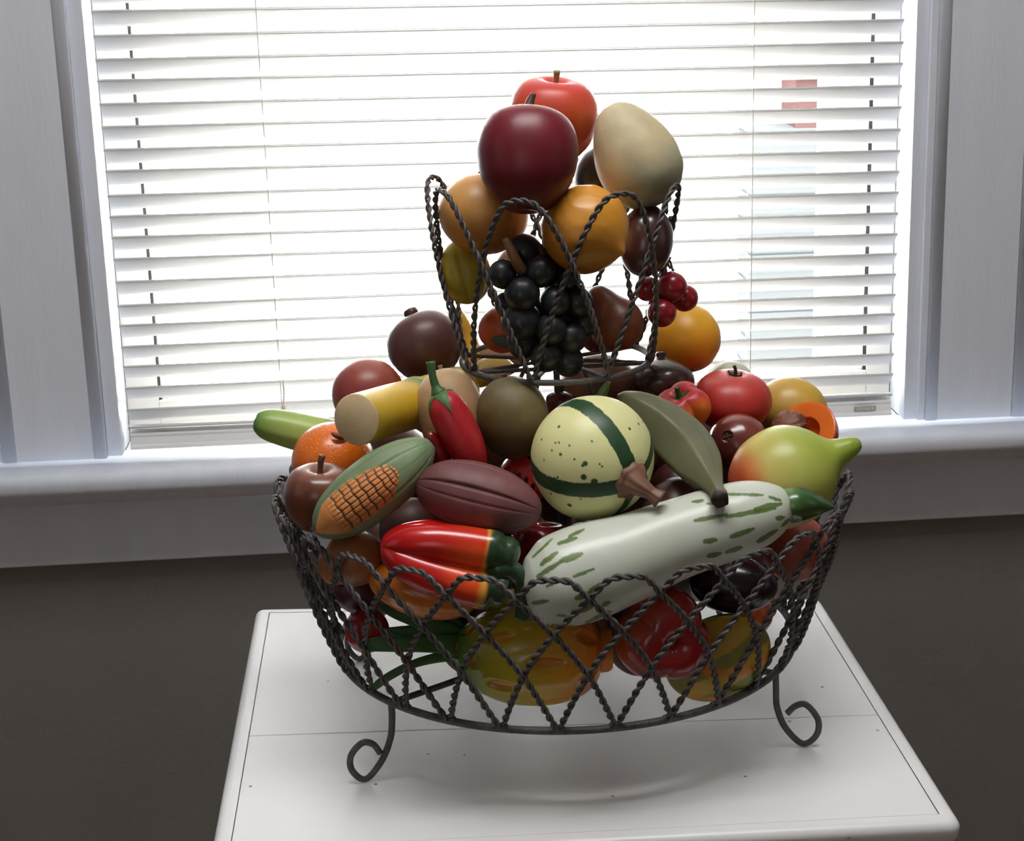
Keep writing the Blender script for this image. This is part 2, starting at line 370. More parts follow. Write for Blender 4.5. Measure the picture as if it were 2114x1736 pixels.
# bottom rail
a_=on_y(275,897,BY-.014)[2]; c_=on_y(277,929,BY-.014)[2]
rp=[(BY-.011,a_),(BY-.0115,a_-.002),(BY-.010,a_-.0045),(BY-.0115,c_+.0055),(BY-.0145,c_+.004),(BY-.0145,c_+.0007),(BY+.0125,c_+.0007),(BY+.0125,a_)]
rail=extrude_x('bottom_rail',rp[::-1],BX0+.001,BX1-.001,m_slat,bl)
hr=box_mesh('head_rail',BX0,BX1,BY-.022,BY+.022,2.08,2.13,m_slat,bl,bev=.002)
# maker's tag on the rail
p=on_y(1786,844,BY-.0125); d=depth(p)/F
m_tag=mat('tan_tag',.5,.1,200,.1,80,color=(.30,.27,.20))
tagp=box_mesh('name_tag',p[0]-23*d,p[0]+23*d,BY-.0125,BY-.0117,p[2]-5*d,p[2]+5*d,m_tag,bl,bev=.0004)
fc=bpy.data.curves.new('tag_lettering','FONT'); fc.body='GRABER'; fc.size=9.5*d; fc.align_x='CENTER'; fc.align_y='CENTER'; fc.extrude=.0001; fc.resolution_u=3
fo=bpy.data.objects.new('tmp_text',fc); COL.objects.link(fo)
bpy.context.view_layer.update()
me=bpy.data.meshes.new_from_object(fo); bpy.data.objects.remove(fo); me.name='tag_lettering'
me.transform(Matrix.Diagonal((1.15,1,1,1)))
lo=bpy.data.objects.new('tag_lettering',me); COL.objects.link(lo); me.materials.clear(); me.materials.append(mat('pale_lettering',.5,0,10,.02,10,color=(.75,.7,.6)))
lo.parent=bl; lo.rotation_euler=(math.pi/2,0,0); lo.location=[p[0]-bl['_o'][0],BY-.0128-bl['_o'][1],p[2]-bl['_o'][2]]
# ladder cords and tassel
for px0,px1 in ((527,582),(1558,1548)):
    A=on_y(px0,0,BY-.0145); B=on_y(px1,840,BY-.0145); dd=(A-B)/(A[2]-B[2]); A=B+dd*(2.08-B[2])
    for dy in (0,.027):
        P=np.array([A,B])+np.array([0,dy,0]); V,Fc,_=sweep_geo(spline(P,6),.00045,6); make_obj('ladder_cord',V,Fc,m_cord,bl)
P=np.array([on_y(584,784,BY-.02),on_y(586,812,BY-.021),on_y(585,838,BY-.02)])
V,Fc,_=sweep_geo(spline(P,8),.0007,8); make_obj('pull_cord',V,Fc,m_cord,bl)
P=np.array([on_y(585,834,BY-.02),on_y(585,840,BY-.02),on_y(585,850,BY-.02)])
V,Fc,_=sweep_geo(spline(P,8),[.0008,.0015,.0021,.0023,.0023,.002,.0017,.001],10); make_obj('cord_tassel',V,Fc,m_cord,bl)

# ================================================================== OUTSIDE
m_conc=mat('pale_concrete',.8,.2,8,.08,.8,color=(.62,.62,.60))
struct(box_mesh('ground',-14,18,2.2,34,-.75,-.65,m_conc))
msd=bpy.data.materials.new('grey_lap_siding'); msd.use_nodes=True; nt=msd.node_tree; b=nt.nodes['Principled BSDF']; b.inputs['Roughness'].default_value=.7
tc=nt.nodes.new('ShaderNodeTexCoord'); sp=nt.nodes.new('ShaderNodeSeparateXYZ'); nt.links.new(tc.outputs['Object'],sp.inputs[0])
f1=nt.nodes.new('ShaderNodeMath'); f1.operation='MULTIPLY'; f1.inputs[1].default_value=9.; nt.links.new(sp.outputs['Z'],f1.inputs[0])
f2=nt.nodes.new('ShaderNodeMath'); f2.operation='FRACT'; nt.links.new(f1.outputs[0],f2.inputs[0])
rp_=nt.nodes.new('ShaderNodeValToRGB'); rp_.color_ramp.elements[0].color=(.006,.0075,.008,1); rp_.color_ramp.elements[0].position=.0; rp_.color_ramp.elements[1].position=.12; rp_.color_ramp.elements[1].color=(.019,.0205,.0205,1)
nt.links.new(f2.outputs[0],rp_.inputs[0]); nt.links.new(rp_.outputs[0],b.inputs['Base Color'])
m_roof=mat('dark_roof_shingle',.9,.3,20,.2,6,color=(.05,.05,.055)); m_redb=mat('red_brick_pier',.8,.3,20,.15,6,color=(.015,.0075,.0070))
for _m in (msd,m_roof,m_redb): _m.node_tree.nodes['Principled BSDF'].inputs['Specular IOR Level'].default_value=0
nb=empty('neighbouring_house',(2.0,6.5,-.65)); tag(nb,'grey sided house outside, seen between the blind slats at right','house')
box_mesh('siding_wall',1.305,2.3,6.5,6.75,-.65,.60,msd,nb); box_mesh('brick_pier',1.47,2.2,6.5,6.75,.6005,.79,m_redb,nb); box_mesh('roof',1.46,2.4,6.45,6.8,.7905,.82,m_roof,nb)
m_far=mat('pale_blue_siding',.8,.2,20,.06,6,spec=0,color=(.024,.025,.034))
A=on_y(385,118,16.); B=on_y(1545,70,16.); fh=empty('far_house',((A[0]+B[0])/2,16,-.65)); tag(fh,'pale bluish house far off, glimpsed between the topmost blind slats','house')
box_mesh('wall',A[0],B[0],16,20,on_y(900,118,16.)[2],on_y(900,-30,16.)[2],m_far,fh); box_mesh('lower_wall',A[0]+.1,B[0]-.1,16.2,20,-.65,on_y(900,118,16.)[2]-.001,m_conc,fh)
# ================================================================== TABLE
m_tab=mat('white_table_paint',.34,.10,35,.035,4,color=(.80,.80,.80),speck=55,speckcol=(.18,.15,.13),stretch=(1,1,1))
m_crk=mat('crack_dark',.8,.1,50,.1,20,color=(.12,.10,.09))
c0=[on_z(430,1776,T),on_z(1989,1697,T),on_z(1693,1232,T),on_z(528,1254,T)]     # FL FR BR BL
tb=empty('side_table',(.12,1.38,0)); tag(tb,'white painted wooden side table under the wire basket','table')
q=[(c0[0][0],c0[0][1]),(c0[1][0],c0[1][1]),(c0[2][0],c0[2][1]),(c0[3][0],c0[3][1])]
def inset(q,d):
    c=np.array(q); out=[]
    for i in range(4):
        p=c[i]; a=nrm(c[i-1]-p); b=nrm(c[(i+1)%4]-p); s=abs(a[0]*b[1]-a[1]*b[0]); out.append(tuple(p+(a+b)*d/s))
    return out
def ring_z(q,z): return [(x,y,z) for x,y in q]
# frame: bullnose border around an inset two-board panel
TH_=.019; prof=[(.0137,0.0)]+[(.0075-.0075*math.sin(a),-.0075+.0075*math.cos(a)) for a in np.linspace(0,math.pi/2,7)]+[(.0004,-.011),(.002,-.0165),(.006,-TH_),(.03,-TH_),(.0137,-TH_*.99)]
G=Geo(); ringsV=[]
nc=10
def round_ring(d,z,rc=.010):
    qq=np.array(inset(q,d)); P=[]
    r=max(.0006,rc-d)
    for i in range(4):
        p=qq[i]; a=nrm(qq[i-1]-p); b=nrm(qq[(i+1)%4]-p)
        for t in np.linspace(0,1,nc):
            p0=p+a*r; p2=p+b*r; P.append(tuple(((1-t)**2)*p0+2*t*(1-t)*p+t*t*p2)+(z,))
    return P
R_=[round_ring(d,T+z) for d,z in [(.0137,0),(.0135,0.0)]+prof[1:]]
V=np.array(R_).reshape(-1,3); m4=4*nc; Fc=[tuple(f)[::-1] for f in grid_faces(len(R_),m4)]
Fc=[f[::-1] for f in Fc]
Fc+= [tuple(((len(R_)-1)*m4+j) for j in range(m4))]
Gt=make_obj('tabletop_frame',V,Fc,m_tab,tb)
inn=inset(q,.0142)
xr=lambda y:y
def board(name,P):
    V=[(x,y,T) for x,y in P]+[(x,y,T-.012) for x,y in P]; n=len(P)
    o=make_obj(name,V,[tuple(range(n)),tuple(range(2*n-1,n-1,-1))]+[(i,n+i,n+(i+1)%n,(i+1)%n) for i in range(n)],m_tab,tb,smooth=False)
    md=o.modifiers.new('b','BEVEL'); md.width=.0006; md.segments=2; return o
FLi,FRi,BRi,BLi=[np.array(v) for v in inn]
def lerp(a,b,t): return tuple(np.array(a)*(1-t)+np.array(b)*t)
yc=1.3276; tR=(yc-FRi[1])/(BRi[1]-FRi[1]); tL=(yc+.037-FLi[1])/(BLi[1]-FLi[1]); g=.0006
board('top_board',[tuple(FLi),tuple(FRi),lerp(FRi,BRi,tR-g),lerp(FLi,BLi,tL-g)])
board('top_board',[lerp(FLi,BLi,tL+g),lerp(FRi,BRi,tR+g),tuple(BRi),tuple(BLi)])
bd=inset(q,.030); n=4
def prism(name,Q,z0,z1,parent=tb,m=m_tab,bev=.002):
    V=[(x,y,z1) for x,y in Q]+[(x,y,z0) for x,y in Q]
    o=make_obj(name,V,[(0,1,2,3),(7,6,5,4)]+[(i,4+i,4+(i+1)%4,(i+1)%4) for i in range(4)],m,parent,smooth=False)
    md=o.modifiers.new('b','BEVEL'); md.width=bev; md.segments=2; return o
prism('apron',bd,T-.14,T-TH_-.0002)
bi=inset(q,.026)
for i in range(4):
    p=np.array(bi[i]); a=nrm(np.array(bi[i-1])-p)*.036; b=nrm(np.array(bi[(i+1)%4])-p)*.036
    prism('leg',[tuple(p),tuple(p+b),tuple(p+a+b),tuple(p+a)],0,T-TH_-.0003,bev=.003)
prism('shelf',inset(q,.05),.18,.20)
# ================================================================== TIERED WIRE BASKET
m_wire=mat('rusty_grey_iron_wire',.55,.5,300,.3,120,color=(.105,.095,.092),spec=.45,metal=.35)
CX,CY=.125,1.39; ZR=T+.065; RB=.190; RT=.2345; ZT=.921
bk=empty('tiered_wire_basket',(CX,CY,T)); tag(bk,'two tier basket of twisted grey iron wire, standing on curled feet on the white table','basket')
def wire_path(P,rw=.0014,ro=.00143,turn=.0170,name='wire_arch',parent=bk,stp=.0017):
    """two strands twisted round the path"""
    P=np.asarray(P); seg=np.linalg.norm(np.diff(P,axis=0),axis=1); L=np.r_[0,np.cumsum(seg)]; n=int(L[-1]/stp)
    s=np.linspace(0,L[-1],n); Q=np.stack([np.interp(s,L,P[:,k]) for k in range(3)],-1)
    Tn=np.gradient(Q,axis=0); Tn/=np.linalg.norm(Tn,axis=1)[:,None]
    ref=np.array([0,1.,0]) if abs(Tn[0][1])<.9 else np.array([1.,0,0])
    U=np.zeros_like(Q); u=nrm(ref-ref.dot(Tn[0])*Tn[0])
    for i in range(n): u=u-u.dot(Tn[i])*Tn[i]; u/=np.linalg.norm(u); U[i]=u
    Vv=np.cross(Tn,U); G=Geo()
    for ph in (0,math.pi):
        a=2*math.pi*s/turn+ph
        H=Q+ro*(np.cos(a)[:,None]*U+np.sin(a)[:,None]*Vv)
        V,Fc,_=sweep_geo(H,rw,7); G.add(V,Fc)
    return G.build(name,m_wire,parent)
def arch(phi0,half,h,zb,zt,rb,rt,over=.0016,n=60,pw=.85,bulge=0):
    P=[]
    for u in np.linspace(-1,1,n):
        hh=float(np.interp(abs(u),h[0],h[1])); r=rb+(rt-rb)*hh**pw+bulge*math.sin(math.pi*hh)+over*math.tanh(u*4)*(1 if abs(u)<.98 else .3)
        f=phi0+u*half; P.append((CX+r*math.sin(f),CY-r*math.cos(f),zb+(zt-zb)*hh))
    return np.array(P)
hs=np.linspace(0,1,41); hk=spline([(0,1),(.12,.985),(.25,.875),(.5,.655),(.75,.385),(1,0)],41)
HK=(hk[:,0],hk[:,1])
NL=28; s0=2*math.pi/NL; ph0=math.radians(5.3)
proto=wire_path(arch(0,2*s0,HK,ZR,ZT,RB,RT,n=90))
def ring_copy(src,k,ang,par):
    c=src if k==0 else src.copy()
    if k: COL.objects.link(c); c.parent=par
    c.rotation_euler=(0,0,ang)
    return c
def shift_origin(o,par):       # put mesh origin on the basket axis so copies can be turned round it
    d=Vector(o['_o'])-Vector(par['_o']) if False else None
bk_o=np.array(bk['_o'])
for k in range(NL): ring_copy(proto,k,ph0+k*s0,bk)
def circ(r,z,n=120,cx=CX,cy=CY): 
    a=np.linspace(0,2*np.pi,n,endpoint=False); return np.stack([cx+r*np.sin(a),cy-r*np.cos(a),z+0*a],-1)
def plain_wire(name,P,r,n=None,closed=False,nseg=10,par=bk):
    P=np.asarray(P,float); 
    if not closed and n: P=spline(P,n)
    V,Fc,_=sweep_geo(P,r,nseg,closed=closed); return make_obj(name,V,Fc,m_wire,par)
plain_wire('base_ring',circ(RB,ZR),.0030,closed=True)
# welded joints on the ring
p=np.array([CX,CY-RB,ZR+.001]); t=np.array([1.,0,0])
V,Fc,_=sweep_geo(np.array([p+t*x for x in np.linspace(-.0058,.0058,9)]),[.0012,.0030,.0034,.0031,.0033,.0036,.0034,.0030,.0012],9)
wb=make_obj('weld_bead',V,Fc,m_wire,bk)
for k in range(NL): ring_copy(wb,k,ph0+k*s0,bk)
def at(r,deg,z): a=math.radians(deg); return np.array([CX+r*math.sin(a),CY-r*math.cos(a),z])
for deg in (-51,55,129,-125):
    A=at(RB,deg,ZR); sg=1 if math.sin(math.radians(deg))>0 else -1
    o=nrm([sg*1.0,-.10 if abs(deg)<90 else .25,0]); 
    rel=[(0,0),(0,-.014),(.002,-.030),(.0095,-.048),(.0225,-.0622),(.0325,-.054),(.0330,-.0415),(.0240,-.0315),(.0155,-.0335),(.0105,-.0415)] if sg<0 else [(0,0),(.0005,-.014),(.0015,-.030),(.0085,-.048),(.0225,-.0622),(.0335,-.055),(.0345,-.0415),(.0250,-.0285),(.0165,-.029),(.0095,-.0355)]
    plain_wire('scroll_foot',[A+o*x+np.array([0,0,z]) for x,z in rel],.0026,n=70)
for a,b in ((-51,129),(55,-125)):
    A=at(RB-.001,a,ZR-.0005); B=at(RB-.001,b,ZR-.0005); P=[A*(1-t)+B*t-np.array([0,0,.006*math.sin(math.pi*t)]) for t in np.linspace(0,1,9)]
    plain_wire('cross_bar',P,.0026,n=40)
plain_wire('cross_bar',[at(RB,100,ZR),at(.12,95,ZR-.004),at(.05,80,ZR-.005),at(.05,-80,ZR-.005),at(.12,-95,ZR-.004),at(RB,-100,ZR)],.0015,n=40)
# upper tier
CX2,CY2=.1205,1.39; ZU=1.0215; RU=.0757; RUT=.0985; ZUT=1.1655
_cx,_cy=CX,CY; CX,CY=CX2,CY2
uk=[]
U8=spline([(0,1),(.15,.975),(.3,.87),(.5,.655),(.75,.34),(1,0)],41)
s8=math.radians(45)
def wire_local(P,name): return wire_path(P,name=name,rw=.0013,ro=.00135,turn=.016)
dzs=[0,.002,-.002,.003,0,-.002,.001,.002]
for k in range(8):
    a=math.radians(-19+45*k)
    wire_local(arch(a,s8,(U8[:,0],U8[:,1]),ZU,ZUT+dzs[k],RU,RUT,n=90,pw=.8,over=.0018),'upper_arch')
plain_wire('upper_ring',circ(RU,ZU,90,CX2,CY2),.0025,closed=True)
for a,b in ((-64,116),(26,-154),(71,-109),(-64,71),(-19,161)):
    plain_wire('upper_cross_bar',[at(RU,a,ZU),at(RU,b,ZU)],.0017,n=8)
for a in (-30,40,150,-140):
    A=at(.030,a,ZU-.001); plain_wire('upper_foot',[A,A+(at(.036,a,0)-at(.030,a,0))+np.array([0,0,-.012]),A+(at(.046,a,0)-at(.03,a,0))+np.array([0,0,-.028])],.0017,n=12)
plain_wire('centre_post',[(CX2,CY2,ZU),(CX2+.002,CY2,.9),(CX,CY,ZR-.007)],.0026,n=30)
CX,CY=_cx,_cy
# ================================================================== FRUIT
APPLE=[(-.80,0),(-.85,.14),(-.92,.34),(-.82,.62),(-.45,.90),(0,1),(.42,.97),(.74,.79),(.88,.53),(.87,.30),(.74,.12),(.60,0)]
WOODCOL=lin((96,64,44)); GREENCOL=lin((48,78,40))
def fruit(kind,label,cat,px,py,Y,rpx,axis,prof,m,colfn,parts=False,rfun=None,nz=64,nt=80,group=None,body='body',deform=None,ref=(0,0,1)):
    B=Body(px,py,Y,rpx,axis,prof,rfun,nz,nt,ref)
    if parts:
        root=empty(kind,B.c); B.build(body,m,colfn,root,deform)
    else:
        root=B.build(kind,m,colfn,None,deform)
    tag(root,label,cat,group); B.root=root; return B
def px_tube(name,pts,m,col,parent=None,n=24,nseg=20,flat=1.,ref=None,section=None,even=False):
    """pts rows (px,py,Y_abs,rpx) -> swept solid at its real place and size"""
    A=np.array([list(on_y(p[0],p[1],p[2]))+[p[3]*depth(on_y(p[0],p[1],p[2]))/F] for p in pts])
    if even:
        L=np.r_[0,np.cumsum(np.linalg.norm(np.diff(A[:,:3],axis=0),axis=1))]; D=spline(A,400); 
        LD=np.r_[0,np.cumsum(np.linalg.norm(np.diff(D[:,:3],axis=0),axis=1))]; s=np.linspace(0,LD[-1],n); S=np.stack([np.interp(s,LD,D[:,k]) for k in range(4)],-1)
    else: S=spline(A,n)
    V,Fc,th=sweep_geo(S[:,:3],np.maximum(S[:,3],1e-4),nseg,flat,ref,section)
    t=np.repeat(np.linspace(0,1,n),nseg); TH=np.tile(th,n)
    if callable(col): C=col(V,t,TH)
    else:
        C=np.asarray(col); C=np.tile(C,(len(V),1)) if C.ndim==1 else C
    return make_obj(name,V,Fc,m,parent,C)
def tgrad(stops,noise=.0,ns=60,seed=0):
    ts=[a for a,_ in stops]; cs=np.array([lin(c) for _,c in stops])
    def f(V,t,TH):
        q=t+noise*vnoise(V,ns,seed); return np.stack([np.interp(q,ts,cs[:,k]) for k in range(3)],-1)
    return f
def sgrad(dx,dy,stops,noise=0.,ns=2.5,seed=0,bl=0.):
    """colour ramp, such as a blush, running across the body in a fixed direction"""
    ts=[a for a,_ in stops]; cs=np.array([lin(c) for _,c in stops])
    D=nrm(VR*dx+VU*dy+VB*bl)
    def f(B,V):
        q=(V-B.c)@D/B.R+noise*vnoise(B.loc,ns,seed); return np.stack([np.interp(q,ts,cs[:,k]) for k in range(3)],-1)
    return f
def lobes(n,depth_,sharp=1.,ph=0.,fade=True):
    def f(th,t):
        w=np.sin(np.pi*np.clip(t,0,1))**.5 if fade else 1.
        return 1-depth_*w*(1-np.abs(np.sin(n*(th+ph)/2))**sharp)
    return f
def scal(P,kz=1.,kr=1.): return [(z*kz,r*kr) for z,r in P]

# ---- upper tier ----------------------------------------------------------------------------------
B=fruit('apple','dark burgundy wooden apple with a brown stem at the front of the top heap','apple',1089,329,Yof('apple_burg',-.045),104,(.02,1,-.10),
  [(-1.02,0),(-1.04,.12),(-1.05,.28),(-.92,.52),(-.5,.86),(0,1),(.42,.985),(.76,.84),(.94,.62),(.985,.40),(.93,.2),(.80,.08),(.72,0)],M_wood(),
  gradcol([(0,(70,22,20)),(.25,(92,18,26)),(.6,(112,22,36)),(.9,(120,40,52)),(1,(90,30,35))],.06,2.5,3),True)
B.stem('stem',[(0,0,.75),(0,-.02,.98),(-.02,.03,1.2),(0,.09,1.34)],[.06,.10,.085,.055],M_matte(),lin((72,50,44)),B.root)
B=fruit('apple','red and orange apple with a pale stem, topmost of the heap','apple',1141,246,Yof('apple_red',.03),91,(.10,.93,.34),APPLE,M_wood(),
  gradcol([(0,(120,30,20)),(.3,(165,52,24)),(.5,(190,80,38)),(.68,(196,62,52)),(1,(190,60,58))],.08,2.2,5),True)
B.stem('stem',[(0,0,.6),(0,0,.85),(.02,0,1.1)],[.06,.06,.075],M_matte(),lin((150,130,85)),B.root)
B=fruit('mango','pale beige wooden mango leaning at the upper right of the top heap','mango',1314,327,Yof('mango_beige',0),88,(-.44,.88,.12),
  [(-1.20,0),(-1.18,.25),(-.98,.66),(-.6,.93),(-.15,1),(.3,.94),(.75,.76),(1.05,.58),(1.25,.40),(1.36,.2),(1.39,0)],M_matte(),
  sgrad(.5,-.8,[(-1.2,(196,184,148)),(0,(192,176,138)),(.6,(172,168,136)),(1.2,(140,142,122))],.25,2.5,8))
B=fruit('avocado','dark green avocado tucked behind the beige mango','avocado',1238,362,Yof('avocado',.05),52,(.3,.9,0),scal(SPH,1.15),M_wood(),gradcol([(0,(36,42,34)),(1,(50,54,46))],.1,3,2))
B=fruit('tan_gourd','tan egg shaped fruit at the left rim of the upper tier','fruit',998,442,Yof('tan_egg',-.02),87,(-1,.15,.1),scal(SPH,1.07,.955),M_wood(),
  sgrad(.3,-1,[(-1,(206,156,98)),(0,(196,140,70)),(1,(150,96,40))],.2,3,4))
B=fruit('yuzu','carved mustard yellow fruit with a pointed tip, front of upper tier','fruit',1210,474,Yof('mustard',-.055),94,(.74,-.50,.45),
  [(-1.0,0),(-.98,.2),(-.88,.46),(-.66,.74),(-.3,.95),(.05,.985),(.4,.9),(.66,.68),(.84,.44),(.98,.22),(1.10,.07),(1.14,0)],
  mat('hand_carved_wood',.36,.12,70,.1,22),sgrad(.3,1,[(-1,(158,98,32)),(0,(196,134,44)),(1,(206,140,36))],.15,3,4),nz=110,nt=160,rfun=lambda th,t:1-.018*np.abs(np.sin(6.5*th+2*np.sin(11*t)))*np.abs(np.sin(15*t+1.5*np.sin(3*th)))-.10*np.abs(np.sin(3.5*th+.4))**.7*ss(.80,.97,t))
B=fruit('palm_fruit','glossy dark brown egg shaped fruit at right of the upper tier','fruit',1333,497,Yof('brown_egg',0),57,(.12,1,0),scal(SPH,1.32),M_gloss(),gradcol([(0,(70,42,38)),(1,(64,36,34))],.1,3,2))
B=fruit('carambola','olive yellow lobed fruit low at the left side of the upper tier','fruit',958,562,Yof('ygreen',.03),56,(-.25,1,0),scal(SPH,1.2),M_wood(),
  gradcol([(0,(128,124,30)),(.5,(158,140,36)),(1,(196,170,52))],.15,2.5,7),True,rfun=lobes(5,.12,.8))
B.stem('stem',[(0,0,1.1),(0,0,1.25),(.05,.1,1.42)],[.09,.07,.08],M_matte(),lin((120,80,58)),B.root)
B=fruit('tangerine','small orange tangerine with a green leaf, behind the black grapes','tangerine',1037,680,Yof('small_orange',0),50,(.1,1,.1),scal(SPH,.98),M_wood(),gradcol([(0,(150,58,20)),(1,(200,84,34))],.1,3,2),True)
yl=Yof('small_orange',0)-.0205
px_tube('leaf',[(1014,701,yl+.004,2),(1024,702,yl+.001,9),(1040,706,yl-.002,10),(1060,711,yl-.002,8),(1072,714,yl,2)],M_matte(),lin((52,66,46)),B.root,n=14,nseg=12,flat=.18,ref=VB)
B=fruit('pear','brown red wooden pear leaning inside the upper tier, right of the grapes','pear',1268,662,Yof('brown_pear',0),57,(-.55,.83,0),
  [(-1.12,0),(-1.1,.2),(-.95,.58),(-.55,.92),(-.1,1),(.3,.88),(.7,.66),(1.05,.50),(1.3,.34),(1.42,.15),(1.45,0)],M_wood(),sgrad(.3,-1,[(-1,(92,52,40)),(.2,(112,60,38)),(1,(128,54,28))],.2,3,2))
# black grapes: one bunch, every grape its own part
yg=Yof('grapes',-.06)
gr=empty('grape_bunch',on_y(1120,650,yg)); tag(gr,'bunch of black wooden grapes hanging at the front of the upper tier','grapes')
GRS=1.13
GRP=[(1038,566,27,.004),(1078,606,33,-.002),(1114,560,30,.003),(1084,519,32,.016),(1146,622,28,-.001),(1076,662,37,.002),(1138,680,29,-.004),(1128,733,31,.0),(1179,697,29,.002),
 (1172,745,29,.004),(1193,624,28,.008),(1171,575,25,.012),(1080,705,31,.008),(1048,628,24,.014),(1207,668,25,.012),(1150,590,24,.016),(1110,645,27,.018),(1160,655,25,.016),(1105,712,25,.014),(1152,712,25,.014),(1062,560,22,.022),(1136,540,24,.020)]
mg_=mat('black_grape_skin',.42,.12,60,.15,30,coat=.15)
for i,(x,y,r,d) in enumerate(GRP):
    g=Body(x,y,yg+d,r*GRS,(random.uniform(-.3,.3),-1,random.uniform(0,.5)),scal(SPH,1.02),nz=20,nt=28); g.build('grape',mg_,gradcol([(0,(34,34,38)),(1,(27,27,30))],.2,2,i),gr)
px_tube('stalk',[(1043,492,yg-.004,7),(1054,515,yg-.006,10),(1066,540,yg-.005,12),(1079,560,yg,13)],M_matte(),lin((112,78,52)),gr,n=12,nseg=8)
px_tube('stalk',[(1100,500,yg+.012,9),(1118,520,yg+.012,12),(1128,545,yg+.014,12)],M_matte(),lin((78,54,42)),gr,n=8,nseg=8)
# hanging red berries
yc_=Yof('cherries',0)-.0
ch=empty('berry_sprig',on_y(1375,600,yc_)); tag(ch,'sprig of four red berries hanging outside the upper tier at right','berries')
for i,(x,y,r,d) in enumerate([(1386,592,33,-.006),(1413,615,29,.006),(1366,645,31,-.012),(1336,596,27,.006)]):
    g=Body(x,y,yc_+d,r,(.1,1,.1),scal(SPH,.98),nz=28,nt=36); g.build('berry',M_gloss(),gradcol([(0,(112,10,22)),(1,(150,24,38))],.1,2,i),ch)
mtw=M_matte(); ct=lin((104,90,62))
for P in ([(1384,452,4),(1386,480,3),(1378,520,3),(1385,545,2.5),(1389,560,2)],[(1378,520,3),(1372,545,3),(1376,560,2)],[(1385,530,2.5),(1376,548,2.5),(1370,566,2)],
          [(1370,525,2.5),(1376,540,3),(1384,555,2)],[(1360,540,3),(1368,556,3),(1374,568,4)],[(1364,548,2),(1362,565,2),(1360,590,2)],[(1389,555,2),(1400,580,2),(1412,592,3)],[(1376,560,2),(1372,600,2),(1366,622,2)]):
    px_tube('twig',[(x,y,yc_+.001,r) for x,y,r in P],mtw,ct,ch,n=12,nseg=7)
g=Body(1385,452,yc_+.001,7,(0,1,0),SPH,nz=12,nt=14); g.build('twig_knob',mtw,ct,ch)
B=fruit('plum','dark red plum half hidden behind the pear in the upper tier','plum',1232,693,Yof('plum',.03),35,(0,1,0),SPH,M_gloss(),gradcol([(0,(84,16,20)),(1,(100,24,28))],.1,3,2))
B=fruit('nut','brown wooden nut behind the grape stalk','nut',1066,548,Yof('potato',.03),38,(1,.2,0),scal(SPH,1.1),M_matte(),gradcol([(0,(112,76,52)),(1,(126,88,62))],.2,3,2))

# ---- lower tier: back row --------------------------------------------------------------------------
B=fruit('mangosteen','dark brown round fruit with a knob, tallest on the left behind','fruit',878,713,Yof('dark_fruit',.07),78,(-.40,.92,.02),
  [(-.98,0),(-.96,.2),(-.82,.5),(-.5,.84),(-.05,1),(.35,.95),(.65,.76),(.83,.5),(.88,.25),(.87,.1),(.86,0)],M_wood(),gradcol([(0,(66,38,34)),(.6,(84,52,50)),(1,(96,66,64))],.08,3,2),True)
B.stem('stem_cap',[(0,0,.80),(0,0,.95),(0,0,1.04),(0,0,1.08)],[.2,.2,.17,.02],M_wood(),lin((62,36,32)),B.root,nseg=20)
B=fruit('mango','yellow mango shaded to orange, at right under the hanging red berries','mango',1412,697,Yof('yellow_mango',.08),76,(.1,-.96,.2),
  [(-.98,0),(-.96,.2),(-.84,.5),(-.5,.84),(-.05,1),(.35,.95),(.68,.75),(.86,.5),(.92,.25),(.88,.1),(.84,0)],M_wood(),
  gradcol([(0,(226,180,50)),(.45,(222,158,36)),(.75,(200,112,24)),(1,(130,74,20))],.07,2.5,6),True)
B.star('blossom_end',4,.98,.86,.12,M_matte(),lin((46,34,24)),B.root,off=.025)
B=fruit('nectarine','reddish brown ball at left, behind the yellow cane','nectarine',760,813,Yof('redball',.03),74,(-.1,1,.05),SPH,M_wood(),sgrad(.2,1,[(-1,(104,44,40)),(0,(130,54,50)),(1,(150,78,62))],.15,2.5,6))
# yellow cane
yk=lambda x:YS-.092+(x-735)*.00058
cs_=tgrad([(0,(206,174,58)),(.22,(208,170,40)),(.36,(196,160,36)),(.44,(112,122,44)),(.50,(112,132,70)),(.56,(150,150,50)),(.66,(206,176,50)),(1,(206,178,60))],.02,50,3)
cn=empty('cane_piece',on_y(860,830,yk(860))); tag(cn,'yellow jointed cane with a pale sawn end, left of the red chili','sugar cane')
pts=[(736,866,yk(736),54),(770,857,yk(770),54),(810,845,yk(810),53),(850,834,yk(850),52),(862,830,yk(862),54),(872,827,yk(872),50),(900,819,yk(900),49),(950,803,yk(950),48)]
A=np.array([list(on_y(p[0],p[1],p[2]))+[p[3]*depth(on_y(p[0],p[1],p[2]))/F] for p in pts]); S=spline(A,60)
V,Fc,th=sweep_geo(S[:,:3],S[:,3],40,caps=False); o_=make_obj('cane',V,Fc+[tuple(59*40+j for j in range(40))],M_wood(),cn,cs_(V,np.repeat(np.linspace(0,1,60),40),None))
ax=nrm(S[0,:3]-S[3,:3]); G=Geo(); P=np.array([S[0,:3]-ax*.0006,S[0,:3]-ax*.0001,S[0,:3]+ax*.0006]); V,Fc,_=sweep_geo(P,S[0,3]*np.array([.985,1.0,.955]),40); G.add(V,Fc,lin((206,180,140))); G.build('cut_end',M_matte(),cn)
px_tube('banana',[(960,788,YS+.045,14),(985,776,YS+.045,26),(1012,765,YS+.05,28),(1040,758,YS+.055,22),(1058,756,YS+.058,8)],M_wood(),tgrad([(0,(150,140,50)),(.6,(214,190,110)),(1,(220,196,130))]),n=24,nseg=24)
tag(bpy.context.scene.collection.objects[-1],'pale yellow banana end under the left of the upper ring','banana')
